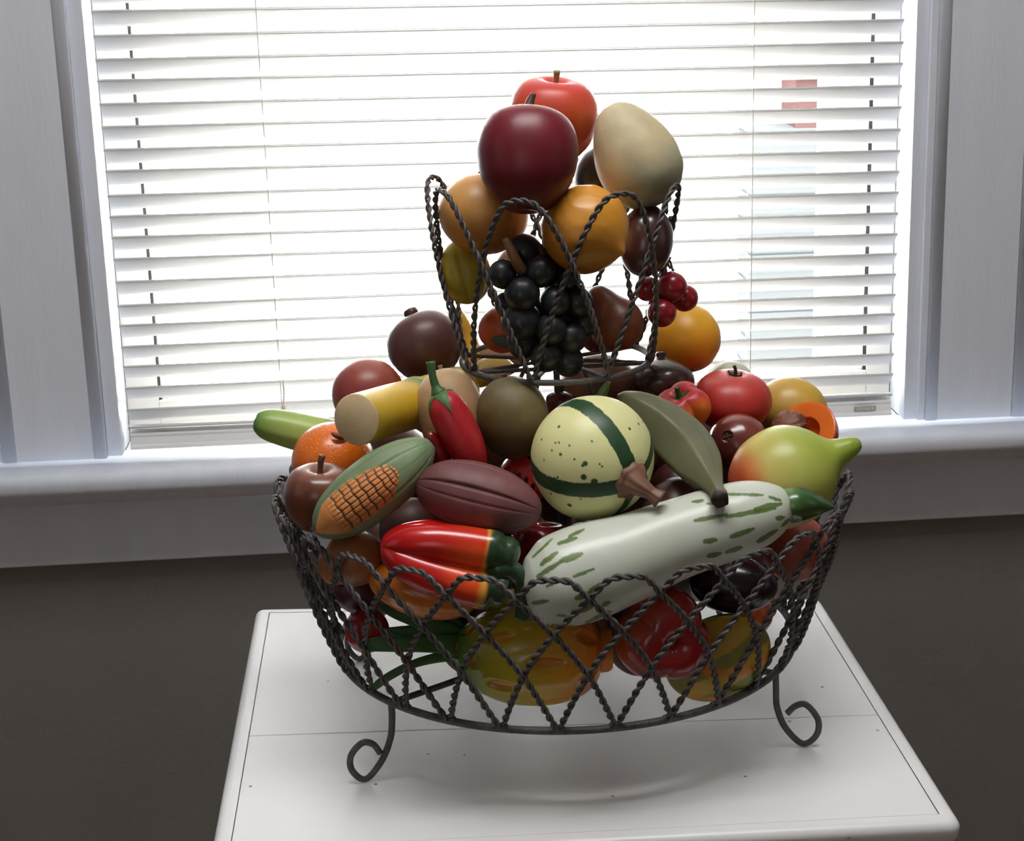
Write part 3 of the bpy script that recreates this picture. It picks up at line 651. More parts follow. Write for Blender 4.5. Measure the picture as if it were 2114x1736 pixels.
px_tube('banana',[(944,636,YS+.105,4),(950,660,YS+.105,15),(962,700,YS+.105,22),(978,745,YS+.1,24),(992,775,YS+.1,20)],M_wood(),tgrad([(0,(200,160,60)),(1,(214,160,50))]),n=24,nseg=24)
tag(bpy.context.scene.collection.objects[-1],'upright yellow banana behind the left wires of the upper tier','banana')
B=fruit('potato','light brown potato behind the ring of the upper tier','potato',1030,740,Yof('x',.10),40,(1,.2,0),scal(SPH,1.3),M_matte(),gradcol([(0,(150,112,84)),(1,(160,120,90))],.2,3,2))
B=fruit('coconut','rough brown coconut beneath the upper tier','coconut',1235,812,Yof('coconut',.05),82,(.9,.3,.1),scal(SPH,1.05),M_grain(),gradcol([(0,(86,54,42)),(1,(100,62,48))],.3,3,2))
B=fruit('fig','glossy dark brown fig with a knob, right below the upper ring','fig',1368,787,Yof('fig',.02),66,(-.06,1,.03),
  [(-.95,0),(-.93,.2),(-.8,.55),(-.45,.88),(-.05,1),(.25,.93),(.48,.70),(.64,.42),(.72,.22),(.78,.165),(.86,.17),(.92,.12),(.94,0)],M_gloss(),gradcol([(0,(52,28,24)),(1,(72,44,40))],.1,3,2))
B=fruit('tomatillo','whitish papery tomatillo peeking behind the tomato','tomatillo',1507,797,Yof('tomatillo',.09),52,(.1,1,0),SPH,M_matte(),gradcol([(0,(176,180,158)),(1,(196,198,178))],.2,5,2),rfun=lambda th,t:1+.03*np.sin(9*th+4*np.sin(6*t))+.01*np.sin(23*th))
B=fruit('mango','olive yellow mango behind the red tomato at right','mango',1634,848,Yof('mango2',.04),69,(.8,-.35,0),scal(SPH,1.12),M_wood(),sgrad(-.6,-.6,[(-1,(196,158,62)),(0,(186,150,66)),(1,(140,116,56))],.25,2.5,6))
B=fruit('tomato','red wooden tomato with a dark green calyx at right','tomato',1512,826,Yof('tomato',.01),82,(.08,.90,.34),
  [(-.68,0),(-.7,.2),(-.68,.5),(-.48,.82),(-.1,1),(.22,.97),(.48,.80),(.64,.55),(.70,.32),(.68,.14),(.64,0)],M_wood(),gradcol([(0,(150,30,24)),(.5,(172,44,38)),(1,(190,70,60))],.08,2.5,6),True,rfun=lobes(5,.03,.7))
B.star('calyx',6,.985,.86,.085,M_matte(),lin((40,54,44)),B.root,off=.03,lift=.03)
B.stem('stem',[(0,0,.63),(0,0,.78),(.03,-.05,.92)],[.055,.04,.045],M_matte(),lin((40,54,44)),B.root)
# small red and orange pepper
def pcol(B,V):
    f=ss(-.2,.55,((V-B.c)@VR*.55+(V-B.c)@VU*-1.)/B.R+.15*vnoise(B.loc,2.5,4))
    return mix(lin((168,34,40)),lin((222,112,32)),f)
B=fruit('sweet_pepper','small red and orange lobed pepper with green calyx, before the tomato','pepper',1410,841,Yof('pepper_small',-.03),60,(-.28,.72,.62),
  [(-.85,0),(-.83,.25),(-.7,.6),(-.3,.92),(.1,1),(.42,.88),(.62,.62),(.62,.35),(.5,.15),(.42,0)],M_wood(),pcol,True,rfun=lobes(4,.28,.9,.5))
B.star('calyx',4,.985,.74,.13,M_matte(),lin((52,98,40)),B.root,off=.03,rot=.7)
B.stem('stem',[(0,0,.4),(0,0,.66),(.05,0,.9)],[.12,.09,.10],M_matte(),lin((44,88,36)),B.root,nseg=8)
B=fruit('mangosteen','glossy dark red brown ball with a crossed dimple, below the tomato','fruit',1524,917,Yof('mangosteen2',-.05),64,(-.42,.26,.87),
  [(-.98,0),(-.96,.2),(-.82,.52),(-.45,.88),(0,1),(.45,.89),(.75,.65),(.9,.4),(.965,.22),(.95,.19),(.9,.17),(.89,0)],M_gloss(),
  sgrad(.5,.8,[(-1,(60,26,22)),(0,(84,34,30)),(.9,(120,56,44))],.3,2.5,6),True)
G=Geo()
for k in range(2):
    a=k*math.pi/2+.5; P=np.array([B.c+B.R*(B.A*.915+(B.U*math.cos(a)+B.W*math.sin(a))*x) for x in np.linspace(-.165,.165,6)]); V,Fc,_=sweep_geo(P,B.R*.022,8); G.add(V,Fc,lin((40,20,18)))
G.build('cross_mark',M_matte(),B.root)
B=fruit('peach_half','halved orange fruit with its wrinkled brown stone, at the right rim','peach',1664,893,Yof('peach_half',0),68,(-.50,.38,.78),
  [(-.98,0),(-.96,.2),(-.82,.52),(-.45,.88),(0,1),(.05,.99),(.08,.94),(.07,.6),(.05,.48),(-.1,.44),(-.3,.3),(-.36,0)],M_gloss(),
  gradcol([(0,(190,84,26)),(.42,(198,84,28)),(.55,(214,104,34)),(1,(196,84,30))],.04,3,2),True,body='flesh',nz=90)
C=Body(1628,884,Yof('peach_half',0)-.016,38,(-.5,.38,.78),scal(SPH,.7),rfun=lambda th,t:1+.05*np.sin(7*th+9*np.sin(8*t+2*np.sin(3*th)))*np.sin(np.pi*t)+.05*np.sin(26*t+3*np.sin(5*th)),nz=60,nt=90)
C.build('stone',M_matte(),gradcol([(0,(96,56,40)),(1,(120,70,50))],.3,6,2),B.root)
# ---- lower tier: middle ----------------------------------------------------------------------------
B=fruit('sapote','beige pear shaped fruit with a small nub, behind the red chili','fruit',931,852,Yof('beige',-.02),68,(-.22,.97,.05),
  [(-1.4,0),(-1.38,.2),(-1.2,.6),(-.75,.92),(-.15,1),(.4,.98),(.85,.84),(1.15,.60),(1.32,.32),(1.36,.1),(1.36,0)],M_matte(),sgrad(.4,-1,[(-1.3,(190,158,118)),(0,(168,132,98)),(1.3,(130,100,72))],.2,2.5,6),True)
B.stem('nub',[(0,0,1.32),(0,0,1.40),(.01,0,1.47)],[.075,.07,.075],M_matte(),lin((150,122,88)),B.root,nseg=8)
B=fruit('sapodilla','olive brown round fruit with a tiny nub, below the grapes','fruit',1058,861,Yof('olive',-.05),75,(-.18,.95,.18),
  [(-1.18,0),(-1.16,.2),(-1.0,.55),(-.6,.88),(-.1,1),(.4,.94),(.8,.72),(1.02,.46),(1.12,.22),(1.14,0)],M_matte(),sgrad(.2,1,[(-1.2,(84,58,34)),(0,(98,80,44)),(1.1,(116,106,72))],.3,3.5,6),True)
B.stem('nub',[(0,0,1.1),(0,0,1.17),(.0,0,1.22)],[.08,.075,.06],M_matte(),lin((66,46,36)),B.root,nseg=8)
# red chili with green cap
def bend(dx,amt):
    def f(V):
        c=B0['c']; a=(V-c)@B0['A']/B0['R']; return V+np.outer(amt*(a/2.2)**2*B0['R'],B0['d'])
    return f
ychi=Yof('chili',-.10)
B=fruit('chili','large red chili with a green cap and stem, left of the olive brown fruit','chili',946,890,ychi,41,(-.44,.88,.12),
  [(-2.3,0),(-2.28,.25),(-2.1,.55),(-1.5,.82),(-.6,1),(.4,1.02),(1.1,.97),(1.6,.86),(1.95,.66),(2.12,.42),(2.2,.2),(2.22,0)],M_wood(),
  gradcol([(0,(140,20,24)),(.5,(166,26,34)),(1,(180,40,48))],.08,2.5,6),True)
B.star('cap',5,.995,.60,.40,M_matte(),lin((66,104,52)),B.root,off=.045,rot=.35,jag=.3)
B.stem('stem',[(0,0,2.18),(.02,.0,2.55),(.12,.05,3.1),(.3,.2,3.75)],[.42,.22,.19,.24],M_matte(),lin((54,92,46)),B.root,n=20)
px_tube('chili',[(886,893,ychi-.004,7),(890,902,ychi-.004,13),(900,925,ychi-.002,19),(912,955,ychi,21),(922,985,ychi,18)],M_gloss(),tgrad([(0,(110,14,18)),(1,(124,16,22))]),n=24,nseg=20)
tag(bpy.context.scene.collection.objects[-1],'small dark red chili tip left beneath the large chili','chili')
px_tube('cucumber',[(524,871,YS+.03,5),(528,872,YS+.03,18),(541,874,YS+.03,29),(562,878,YS+.03,35),(600,887,YS+.03,39),(650,899,YS+.03,41),(715,914,YS+.03,42),(750,922,YS+.03,30)],M_wood(),
  tgrad([(0,(44,104,58)),(.10,(66,122,64)),(.26,(128,160,72)),(.6,(158,180,92)),(1,(150,172,90))],.05,40,3),n=60,nseg=40,section=lambda th,t:1+.012*np.sin(8*th))
tag(bpy.context.scene.collection.objects[-1],'green cucumber sticking out over the left rim toward the window','cucumber')
B=fruit('orange','orange with pitted peel at the left rim','orange',688,953,Yof('orange',-.02),85,(.15,.85,.35),scal(SPH,.97),mat('pitted_orange_peel',.33,.0,60,.08,15,coat=.2),gradcol([(0,(196,88,16)),(1,(220,112,26))],.1,3,2),True)
# pits
m_o=MATS['pitted_orange_peel']; nt=m_o.node_tree; vo=nt.nodes.new('ShaderNodeTexVoronoi'); vo.inputs['Scale'].default_value=330; tc=nt.nodes.new('ShaderNodeTexCoord'); nt.links.new(tc.outputs['Object'],vo.inputs['Vector'])
mr=nt.nodes.new('ShaderNodeMapRange'); mr.inputs[1].default_value=.0; mr.inputs[2].default_value=.3; nt.links.new(vo.outputs['Distance'],mr.inputs[0])
bp=nt.nodes.new('ShaderNodeBump'); bp.inputs['Strength'].default_value=.45; bp.inputs['Distance'].default_value=.0012; nt.links.new(mr.outputs[0],bp.inputs['Height']); nt.links.new(bp.outputs[0],nt.nodes['Principled BSDF'].inputs['Normal'])
yo=Yof('orange',-.02)
px_tube('stem',[(684,893,yo-.022,2),(694,899,yo-.023,6),(706,902,yo-.022,6),(714,904,yo-.020,3)],M_matte(),lin((110,50,30)),B.root,n=10,nseg=10)
B=fruit('apple','glossy brown wood grained apple with a curved stem at the left rim','apple',661,1028,Yof('brown_apple',-.09),73,(.06,.92,.34),APPLE,
  mat('grained_varnished_wood',.3,.1,40,.3,16,coat=.3,stretch=(3,3,.4)),gradcol([(0,(80,40,24)),(.6,(104,58,38)),(.8,(126,80,60)),(.9,(150,116,98)),(1,(80,40,28))],.05,3,2),True)
B.stem('stem',[(0,0,.6),(0,0,.9),(.03,.02,1.15),(0,.06,1.3)],[.085,.08,.09,.10],M_matte(),lin((104,70,52)),B.root)
# corn cob in husk
yco=Yof('corn',-.125)
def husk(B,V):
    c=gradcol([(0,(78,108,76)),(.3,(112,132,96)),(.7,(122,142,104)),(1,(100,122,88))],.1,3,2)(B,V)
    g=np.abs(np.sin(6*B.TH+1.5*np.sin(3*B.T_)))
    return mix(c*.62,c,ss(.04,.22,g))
B=fruit('corn_cob','ear of corn in a green husk with orange kernels showing','corn',769,1009,yco,63,(.78,.60,-.08),
  [(-2.33,0),(-2.28,.22),(-2.05,.50),(-1.6,.78),(-.9,.97),(-.1,1.03),(.7,1.0),(1.4,.86),(1.95,.62),(2.25,.40),(2.42,.2),(2.45,0)],M_matte(),husk,True,body='husk',nz=120,nt=120,
  rfun=lambda th,t:1-.035*(1-ss(.03,.2,np.abs(np.sin(3*th+.7*np.sin(3*t)))))+.008*np.sin(20*t+5*th))
sz=63*depth(B.c)/F
def kern(th,t):
    row=np.abs(np.sin(13*th)); cl=np.abs(np.sin(np.pi*(20*t+.07*np.sin(9*th))))
    k=ss(.0,.42,row)*ss(.0,.5,cl); e=ss(.28,.36,t)
    return 1-.075*(1-k)*e-.0*(1-e)
def kcol(B_,V):
    row=np.abs(np.sin(13*B_.TH)); cl=np.abs(np.sin(np.pi*(20*B_.T_+.07*np.sin(9*B_.TH)))); k=ss(.08,.42,row)*ss(.08,.5,cl); e=ss(.28,.36,B_.T_)
    return mix(lin((206,134,72)),mix(lin((82,54,38)),lin((206,132,70)),k),e)*(1+.12*vnoise(B_.loc,6,3))[:,None]
K=Body(753,1021,yco,50,(.78,.60,-.06),[(-2.42,0),(-2.3,.16),(-2.0,.44),(-1.45,.80),(-.6,.95),(.2,.965),(1.0,.90),(1.6,.72),(2.05,.46),(2.28,.2),(2.32,0)],kern,220,260)
K.c=K.c+VB*.0103-VU*.0006+VR*.0004; K.build('kernels',M_matte(),kcol,B.root)
# opening lip of the husk
G=Geo()
# cocoa pod
B=fruit('cocoa_pod','ribbed purple brown cocoa pod lying in the middle front','cocoa pod',987,1027,Yof('cocoa',-.14),71,(.97,-.24,.05),
  [(-1.86,0),(-1.82,.22),(-1.6,.55),(-1.15,.84),(-.5,1.0),(.15,1.02),(.8,.92),(1.35,.70),(1.7,.45),(1.86,.2),(1.9,0)],M_matte(),
  lambda B,V:gradcol([(0,(92,50,48)),(.5,(112,66,66)),(1,(98,58,56))],.15,3,2)(B,V)*(1-.45*np.exp(-(np.abs(np.sin(2.5*(B.TH+.28)))/.09)**2))[:,None],False,nz=110,nt=220,
  rfun=lambda th,t:1-.085*np.exp(-(np.sin(2.5*(th+.28))/.12)**2)*np.sin(np.pi*np.clip(t,0,1))**.4-.03*np.exp(-(np.sin(2.5*(th-.12))/.1)**2))
# striped gourd
ygo=Yof('gourd',-.12)
def hit(B,px,py):
    d=nrm(ray(px,py)); o=CAM-B.c; b=o@d; q=b*b-(o@o-B.R**2); t=-b-math.sqrt(max(q,0)); v=(o+d*t)/B.R; return np.array([v@B.U,v@B.W,v@B.A])
def gcol(B,V):
    L=B.loc/np.linalg.norm(B.loc,axis=1)[:,None]; c=np.tile(lin((224,223,160)),(len(V),1))*(1+.03*vnoise(L,3,1))[:,None]
    th=np.arctan2(L[:,1],L[:,0]); rr=np.sqrt(np.maximum(1-L[:,2]**2,0)); g=lin((42,74,44))
    for k,p in enumerate([(1215,845),(1180,1010),(1347,900),(1290,1045)]):
        h=hit(B,*p); a=math.atan2(h[1],h[0]); d=np.abs((th-a+np.pi)%(2*np.pi)-np.pi)*rr
        w=(.135 if k<2 else .085)*(1+.0*L[:,2])+.012*vnoise(L*1.0,14,k)+.008*vnoise(L,45,k+9)
        f=1-ss(-.006,.006,d-w); f=f*(L[:,2]>-.72); c=mix(c,g*(1+.15*vnoise(L,6,k))[:,None],f)
    for a in (1.9,2.9,-2.4):
        pass
    pts=[(1158,938,3),(1147,993,3),(1152,985,2.5),(1148,915,2),(1155,914,2),(1186,948,2),(1208,957,5),(1203,961,3),(1238,958,2),(1243,963,2),(1205,985,6),(1227,995,7),(1139,1018,2.5),(1176,1042,5),(1199,1030,2),(1141,930,2),(1222,911,2),(1155,882,3),(1217,838,5),(1300,885,3),(1318,875,3),(1326,872,3),(1316,862,2),(1176,920,2),(1125,950,2)]
    r2=np.random.default_rng(5)
    H=[(hit(B,x,y),r/128.) for x,y,r in pts]+[(nrm(r2.normal(size=3)*[1,1,1]-[0,0,.8]),r2.uniform(.012,.04)) for _ in range(22)]
    for h,r in H:
        d=np.linalg.norm(L-h,axis=1); c=mix(c,g*1.1,1-ss(r*.85,r*1.15+.004,d))
    return c
B=fruit('round_squash','pale yellow round squash with dark green stripes and a brown stem','squash',1223,945,ygo,128,(.66,-.36,.66),scal([(-1,0),(-.985,.17),(-.9,.43),(-.7,.71),(-.4,.92),(0,1.02),(.4,.925),(.7,.71),(.9,.43),(.965,.2),(.97,0)],1.0),
  mat('satin_painted_squash',.42,.05,60,.03,15),gcol,True,nz=300,nt=420)
st=lambda n,d:(lambda th,t:1+d*np.cos(n*th))
B.stem('stem',[(0,0,.93),(0,0,1.0),(-.02,0,1.14),(-.09,-.09,1.34),(-.15,-.16,1.47)],[.33,.27,.16,.10,.15],M_grain(),lin((116,80,62)),B.root,nseg=40,n=24,sect=st(8,.06))
# green banana
yb=Yof('gbanana',-.08)
px_tube('banana',[(1275,817,yb+.036,4),(1290,822,yb+.033,17),(1318,840,yb+.026,34),(1362,874,yb+.016,50),(1410,920,yb-.002,57),(1448,966,yb-.034,48),(1470,997,yb-.058,26),(1480,1014,yb-.074,17),(1485,1025,yb-.084,19),(1487,1032,yb-.090,19)],M_grain(),
  lambda V,t,TH: tgrad([(0,(92,92,62)),(.5,(100,100,72)),(.88,(90,86,60)),(.955,(86,74,52)),(.97,(52,40,32)),(1,(44,34,28))],.05,60,3)(V,t,TH)*(1-.25*np.exp(-(np.cos(2.5*TH+.4)-1)**2/.02)[:,None]),
  n=90,nseg=60,section=lambda th,t:1/np.maximum(np.cos((((th+.5)%(2*np.pi/5))-np.pi/5)*.86),.7)*.90)
tag(bpy.context.scene.collection.objects[-1],'grey green carved banana between the striped squash and tomato','banana')
# lime mango with nose
B=fruit('mango','large lime yellow mango blushed red, with a pointed nose over the right rim','mango',1611,988,Yof('lime_mango',-.07),105,(.905,.415,.08),
  [(-1.03,0),(-1.01,.22),(-.86,.56),(-.5,.88),(-.05,1.0),(.35,.985),(.68,.83),(.92,.62),(1.06,.44),(1.2,.31),(1.4,.24),(1.58,.18),(1.70,.10),(1.73,0)],M_wood(),
  sgrad(.72,.45,[(-1.05,(180,62,38)),(-.72,(206,88,54)),(-.45,(208,128,76)),(-.12,(196,182,98)),(.25,(182,184,92)),(.9,(160,172,70)),(1.6,(136,156,48))],.16,2.2,6))
# watermelon-red seeded ball, dark red apple, cherry, chili tip
def scol(B,V):
    c=gradcol([(0,(190,24,34)),(1,(206,40,52))],.1,3,2)(B,V); r3=np.random.default_rng(3)
    for _ in range(20):
        h=nrm(r3.normal(size=3)); e=B.loc/np.linalg.norm(B.loc,axis=1)[:,None]; d=e-h; d=np.sqrt((d[:,0]/1.)**2+(d[:,1]/1.)**2+(d[:,2]/2.2)**2); c=mix(c,lin((34,18,20)),1-ss(.07,.09,d))
    return c
B=fruit('prickly_fruit','bright red fruit with black seeds, showing between cocoa pod and squash','fruit',1086,985,Yof('seeds',-.06),56,(.1,1,0),SPH,M_gloss(),scol,nz=120,nt=160)
B=fruit('apple','dark red glossy apple under the striped squash','apple',1122,1137,Yof('dr_apple',-.12),64,(.1,1,.1),APPLE,M_gloss(),gradcol([(0,(110,14,22)),(1,(128,20,30))],.1,3,2))
B=fruit('cherry','dark cherry with a stem just above the striped squash','cherry',1157,838,Yof('dark_cherry',0),33,(.05,1,.05),APPLE,M_gloss(),gradcol([(0,(66,14,20)),(1,(84,26,32))],.1,3,2),True)
B.stem('stem',[(0,0,.6),(0,0,.95),(.05,.1,1.3)],[.22,.14,.12],M_matte(),lin((50,40,34)),B.root)
yt=Yof('gchili_tip',-.04)
px_tube('okra',[(1224,850,yt,13),(1236,828,yt,12),(1246,808,yt,10),(1254,793,yt,6),(1256,788,yt,5)],M_matte(),tgrad([(0,(80,112,52)),(.9,(96,126,62)),(.95,(150,130,90)),(1,(150,130,90))]),n=30,nseg=10)
tag(bpy.context.scene.collection.objects[-1],'green okra tip pointing up behind the striped squash','okra')
# ---- lower tier: front -----------------------------------------------------------------------------
yz=Yof('zucchini',-.17)
zs=[(1078,1216,0,8),(1082,1215,0,34),(1098,1212,0,64),(1132,1205,0,91),(1185,1190,0,101),(1240,1171,.0,99),(1304,1149,.0,91),(1396,1113,.0,83),(1515,1074,.0,78),(1570,1058,.0,68),(1606,1049,.0,51),(1624,1046,.0,32),(1630,1045,.0,10)]
zs=[(a,b,yz+.018*(a-1190)/400.,r) for a,b,_,r in zs]
dash=[((1175,1108),(1205,1093),5),((1153,1122),(1190,1110),6),((1118,1165),(1150,1140),7),((1110,1190),(1160,1158),7),((1160,1158),(1200,1143),10),((1185,1190),(1225,1175),6),((1130,1210),(1145,1203),5),((1100,1245),(1132,1241),6),
 ((1435,1075),(1500,1062),6),((1500,1066),(1600,1050),7),((1560,1052),(1612,1040),9),((1505,1020),(1575,1022),4),((1590,1026),(1612,1034),5),((1510,1108),(1555,1092),8),((1455,1118),(1478,1114),8),((1500,1140),(1530,1130),7),((1463,1148),(1488,1142),8),((1565,1118),(1605,1094),7),
 ((1605,1070),(1618,1068),8),((1615,1085),(1630,1072),5),((1430,1036),(1452,1033),5),((1190,1235),(1222,1222),8),((1218,1220),(1240,1205),5),((1195,1262),(1225,1250),8),((1210,1285),(1260,1262),5),((1150,1270),(1170,1272),4),((1245,1250),(1258,1243),7),((1460,1040),(1480,1038),4),((1100,1150),(1140,1112),3),((1140,1290),(1185,1293),3)]
def zcol(V,t,TH):
    c=np.tile(lin((205,210,198)),(len(V),1)); g=lin((84,112,44))
    c=mix(c,lin((192,200,176)),np.clip(.35+.5*vnoise(V,40,2),0,1))
    x,y=proj(V); cen=V-zctr(t); f_=((cen@VB)>-.002)
    for a,b,w in dash:
        d,tp=seg_dist(x,y,[a,b]); ww=w*(.30+.50*np.sin(np.pi*np.clip(tp*.8+.15,0,1)))+1.5*vnoise(V,300,int(a[0]))+.8*vnoise(V,900,int(a[1])); c=mix(c,g*(1+.2*vnoise(V,200,1))[:,None],(1-ss(ww*.8,ww*.8+1.6,d))*f_*.92)
    r3=np.random.default_rng(11)   # strokes on the hidden side
    for _ in range(26):
        t0=r3.uniform(.15,.92); a0=r3.uniform(-np.pi,np.pi); d=np.hypot((t-t0)*9,((TH-a0+np.pi)%(2*np.pi)-np.pi)*4); c=mix(c,g,(1-ss(.2,.28,d))*(~f_))
    return c
_A=np.array([on_y(p[0],p[1],p[2]) for p in zs]); _S=None
def zctr(t):
    D=spline(_A,400); L=np.r_[0,np.cumsum(np.linalg.norm(np.diff(D,axis=0),axis=1))]; L/=L[-1]; return np.stack([np.interp(t,L,D[:,k]) for k in range(3)],-1)
zr_=empty('marrow_squash',on_y(1300,1150,yz)); tag(zr_,'long white marrow with green dashes lying across the front rim','marrow')
px_tube('body',zs,mat('enamelled_marrow',.34,.22,55,.03,18,coat=.08,stretch=(1,1,1)),zcol,zr_,n=420,nseg=260,even=True)
yzs=yz+.018*430/400
px_tube('stem',[(1614,1047,yzs,30),(1626,1044,yzs,37),(1645,1041,yzs-.002,38),(1668,1041,yzs-.002,31),(1695,1044,yzs,18),(1716,1047,yzs,6),(1723,1048,yzs,2)],M_gloss(),
  lambda V,t,TH:mix(lin((98,128,66)),lin((52,84,40)),ss(.1,.4,t+.1*vnoise(V,90,1))),zr_,n=30,nseg=5)
# small drilled hole mark
# red star fruit
ysf=Yof('starfruit',-.153)
def starsec(n=4,ph=0.,d=.42):
    def f(th,t):
        a=np.abs(((th+ph)*n/(2*np.pi))%1*2-1)     # 1 at ridge ->0 valley
        w=np.sin(np.pi*np.clip(t*.60+.02,0,1))**.5
        return 1-d*w*(1-np.sin(a*np.pi/2)**.8)
    return f
def sfcol(V,t,TH):
    a=np.abs(((TH+SP)*4/(2*np.pi))%1*2-1)
    c=mix(lin((186,16,16)),lin((224,84,24)),ss(.35,.74,t)*(1-ss(.25,.95,a)*.75))
    c=mix(c,lin((214,160,60)),ss(.735,.79,t)*.85); c=mix(c,lin((40,64,40)),ss(.775,.815,t+.02*np.sin(4*(TH+SP)))); return mix(c,lin((150,10,20)),(1-ss(0,.3,t))*.6)
SP=.72
sr=empty('star_fruit',on_y(920,1165,ysf)); tag(sr,'glossy red ridged star fruit with a dark green end at the front left','star fruit')
refv=VU
px_tube('body',[(784,1127,ysf,4),(792,1128,ysf,30),(822,1134,ysf,60),(875,1145,ysf,84),(935,1157,ysf,95),(985,1167,ysf,99),(1008,1170,ysf,99),(1024,1173,ysf,90),(1046,1177,ysf,84),(1052,1179,ysf,44)],M_gloss(),sfcol,sr,n=130,nseg=160,ref=refv,section=starsec(4,SP,.46),even=True)
px_tube('stem',[(1022,1172,ysf-.008,52),(1036,1172,ysf-.014,32),(1054,1176,ysf-.015,23),(1070,1190,ysf-.014,19),(1079,1215,ysf-.013,18),(1081,1245,ysf-.012,18),(1080,1274,ysf-.011,19)],M_gloss(),lin((38,66,44)),sr,n=40,nseg=20)
B=fruit('squash','smooth orange fruit under the red star fruit','squash',872,1218,Yof('star_orange',-.13),57,(.96,-.25,0),scal(SPH,2.0),M_gloss(),gradcol([(0,(206,110,26)),(.6,(196,110,28)),(1,(176,140,34))],.1,3,2),rfun=lobes(6,.07,.8))
# carved pineapple
def pine_cells(B):
    cells=[]; r4=np.random.default_rng(4)
    for i,tt in enumerate(np.linspace(.22,.84,5)):
        for k in range(6): cells.append((tt,2*np.pi*(k+.5*(i%2))/6+.2,r4.uniform(-.5,.5)))
    return cells
PCELL=pine_cells(None)
def pdef(B,V):
    d=np.full(len(V),9.)
    for tt,a,q in PCELL:
        r=np.interp(tt,np.linspace(0,1,B.nz),B.prof[:,1]); x=(B.T_-tt)*3.0; y=((B.TH-a+np.pi)%(2*np.pi)-np.pi)*r*.95
        d=np.minimum(d,np.hypot(x,y*1.5))
    return d
def pincol(B,V):
    d=pdef(B,V); c=sgrad(1,.15,[(-1.45,(46,96,34)),(-1.2,(96,124,32)),(-.85,(158,152,34)),(.0,(190,160,34)),(.9,(206,132,32)),(1.4,(206,112,26))],.06,3,2)(B,V)
    return mix(mix(c,lin((196,96,34)),.55),c,ss(.13,.18,d))
ypn=Yof('pineapple',-.12)
B=Body(1096,1346,ypn,106,(-1,-.03,0),[(-1.40,0),(-1.38,.3),(-1.22,.66),(-.8,.93),(-.2,1.03),(.4,.98),(.9,.80),(1.2,.60),(1.38,.42),(1.46,.2),(1.48,0)],None,140,200)
V,Fc=B.mesh(); dd=pdef(B,V); nrmv=(V-B.c)-((V-B.c)@B.A)[:,None]*B.A; nrmv/=np.linalg.norm(nrmv,axis=1)[:,None]+1e-9
V2=V-nrmv*((1-ss(.08,.19,dd))*.0030)[:,None]+nrmv*((1-ss(.18,.5,dd))*ss(.15,.25,dd)*.0008)[:,None]
pr=empty('pineapple',B.c); tag(pr,'yellow carved pineapple with oval dimples seen through the front wires','pineapple')
make_obj('body',V2,Fc,M_gloss(),pr,pincol(B,V))
px_tube('base',[(1222,1342,ypn,50),(1240,1342,ypn,46),(1258,1343,ypn,43),(1262,1343,ypn,36)],M_wood(),lin((206,116,30)),pr,n=10,nseg=30)
gl_=M_matte(); LC=lin((46,86,38))
for P,fl in (([(960,1335,10,30),(925,1330,2,22),(870,1330,-4,17),(800,1330,-6,16),(765,1330,-6,14),(754,1330,-6,5)],.2),([(950,1350,8,14),(900,1358,0,11),(850,1372,-4,9),(800,1398,-2,9),(776,1416,2,8),(773,1418,2,2)],.3),
   ([(950,1320,12,26),(915,1300,8,20),(860,1280,6,16),(810,1262,8,12),(785,1250,10,3)],.25),([(950,1325,14,28),(900,1312,10,22),(850,1306,8,16),(790,1300,10,4)],.25),([(950,1330,16,30),(925,1290,14,26),(900,1278,12,16),(870,1270,14,4)],.3)):
    px_tube('leaf',[(x,y,ypn+d*.001,r) for x,y,d,r in P],gl_,lambda V,t,TH:mix(lin((64,104,44)),lin((38,76,34)),ss(0,1,t)),pr,n=24,nseg=14,flat=fl,ref=VB)
# big lobed pepper, papaya, black aubergine, orange
B=fruit('bell_pepper','dark red lobed bell pepper behind the front wires at right','pepper',1366,1308,Yof('bigpepper',-.12),102,(.28,-.14,.92),
  [(-.95,0),(-.93,.25),(-.75,.62),(-.35,.92),(.1,1),(.5,.92),(.78,.7),(.86,.45),(.78,.2),(.6,.05),(.58,0)],M_gloss(),
  sgrad(1,-.5,[(-1,(142,78,30)),(-.5,(150,52,26)),(0,(146,24,26)),(1,(132,14,22))],.15,2,2),rfun=lobes(3,.20,.7,1.2),nt=120)
def papcol(B,V):
    q=B.loc[:,0]*1.6+.35*vnoise(B.loc,1.5,5); f=ss(-.1,.25,np.sin(q*4.2)); c=mix(lin((186,150,50)),lin((126,122,46)),f); return mix(c,lin((200,124,44)),ss(.3,.8,vnoise(B.loc,2.4,8)))
B=fruit('papaya','yellow and green streaked papaya at the bottom right of the basket','papaya',1482,1357,Yof('papaya',-.08),84,(.86,.42,.1),scal(SPH,1.36),M_wood(),papcol,nz=90,nt=120)
B=fruit('aubergine','glossy black aubergine under the right end of the white marrow','aubergine',1514,1207,Yof('blackegg',-.10),59,(.97,-.05,.1),scal(SPH,1.55),M_gloss(),gradcol([(0,(34,18,24)),(1,(30,16,20))],.1,3,2))
B=fruit('orange','orange at the bottom right beside the streaked papaya','orange',1551,1267,Yof('orange_low',-.04),45,(0,1,0),SPH,MATS['pitted_orange_peel'],gradcol([(0,(190,80,20)),(1,(206,92,26))],.1,3,2))
B=fruit('pomegranate','brownish red fruit inside the right rim, under the lime yellow mango','pomegranate',1642,1132,Yof('filler_r',-.02),70,(.1,1,0),SPH,M_wood(),gradcol([(0,(120,54,34)),(.6,(150,70,50)),(1,(170,86,74))],.2,3,2))
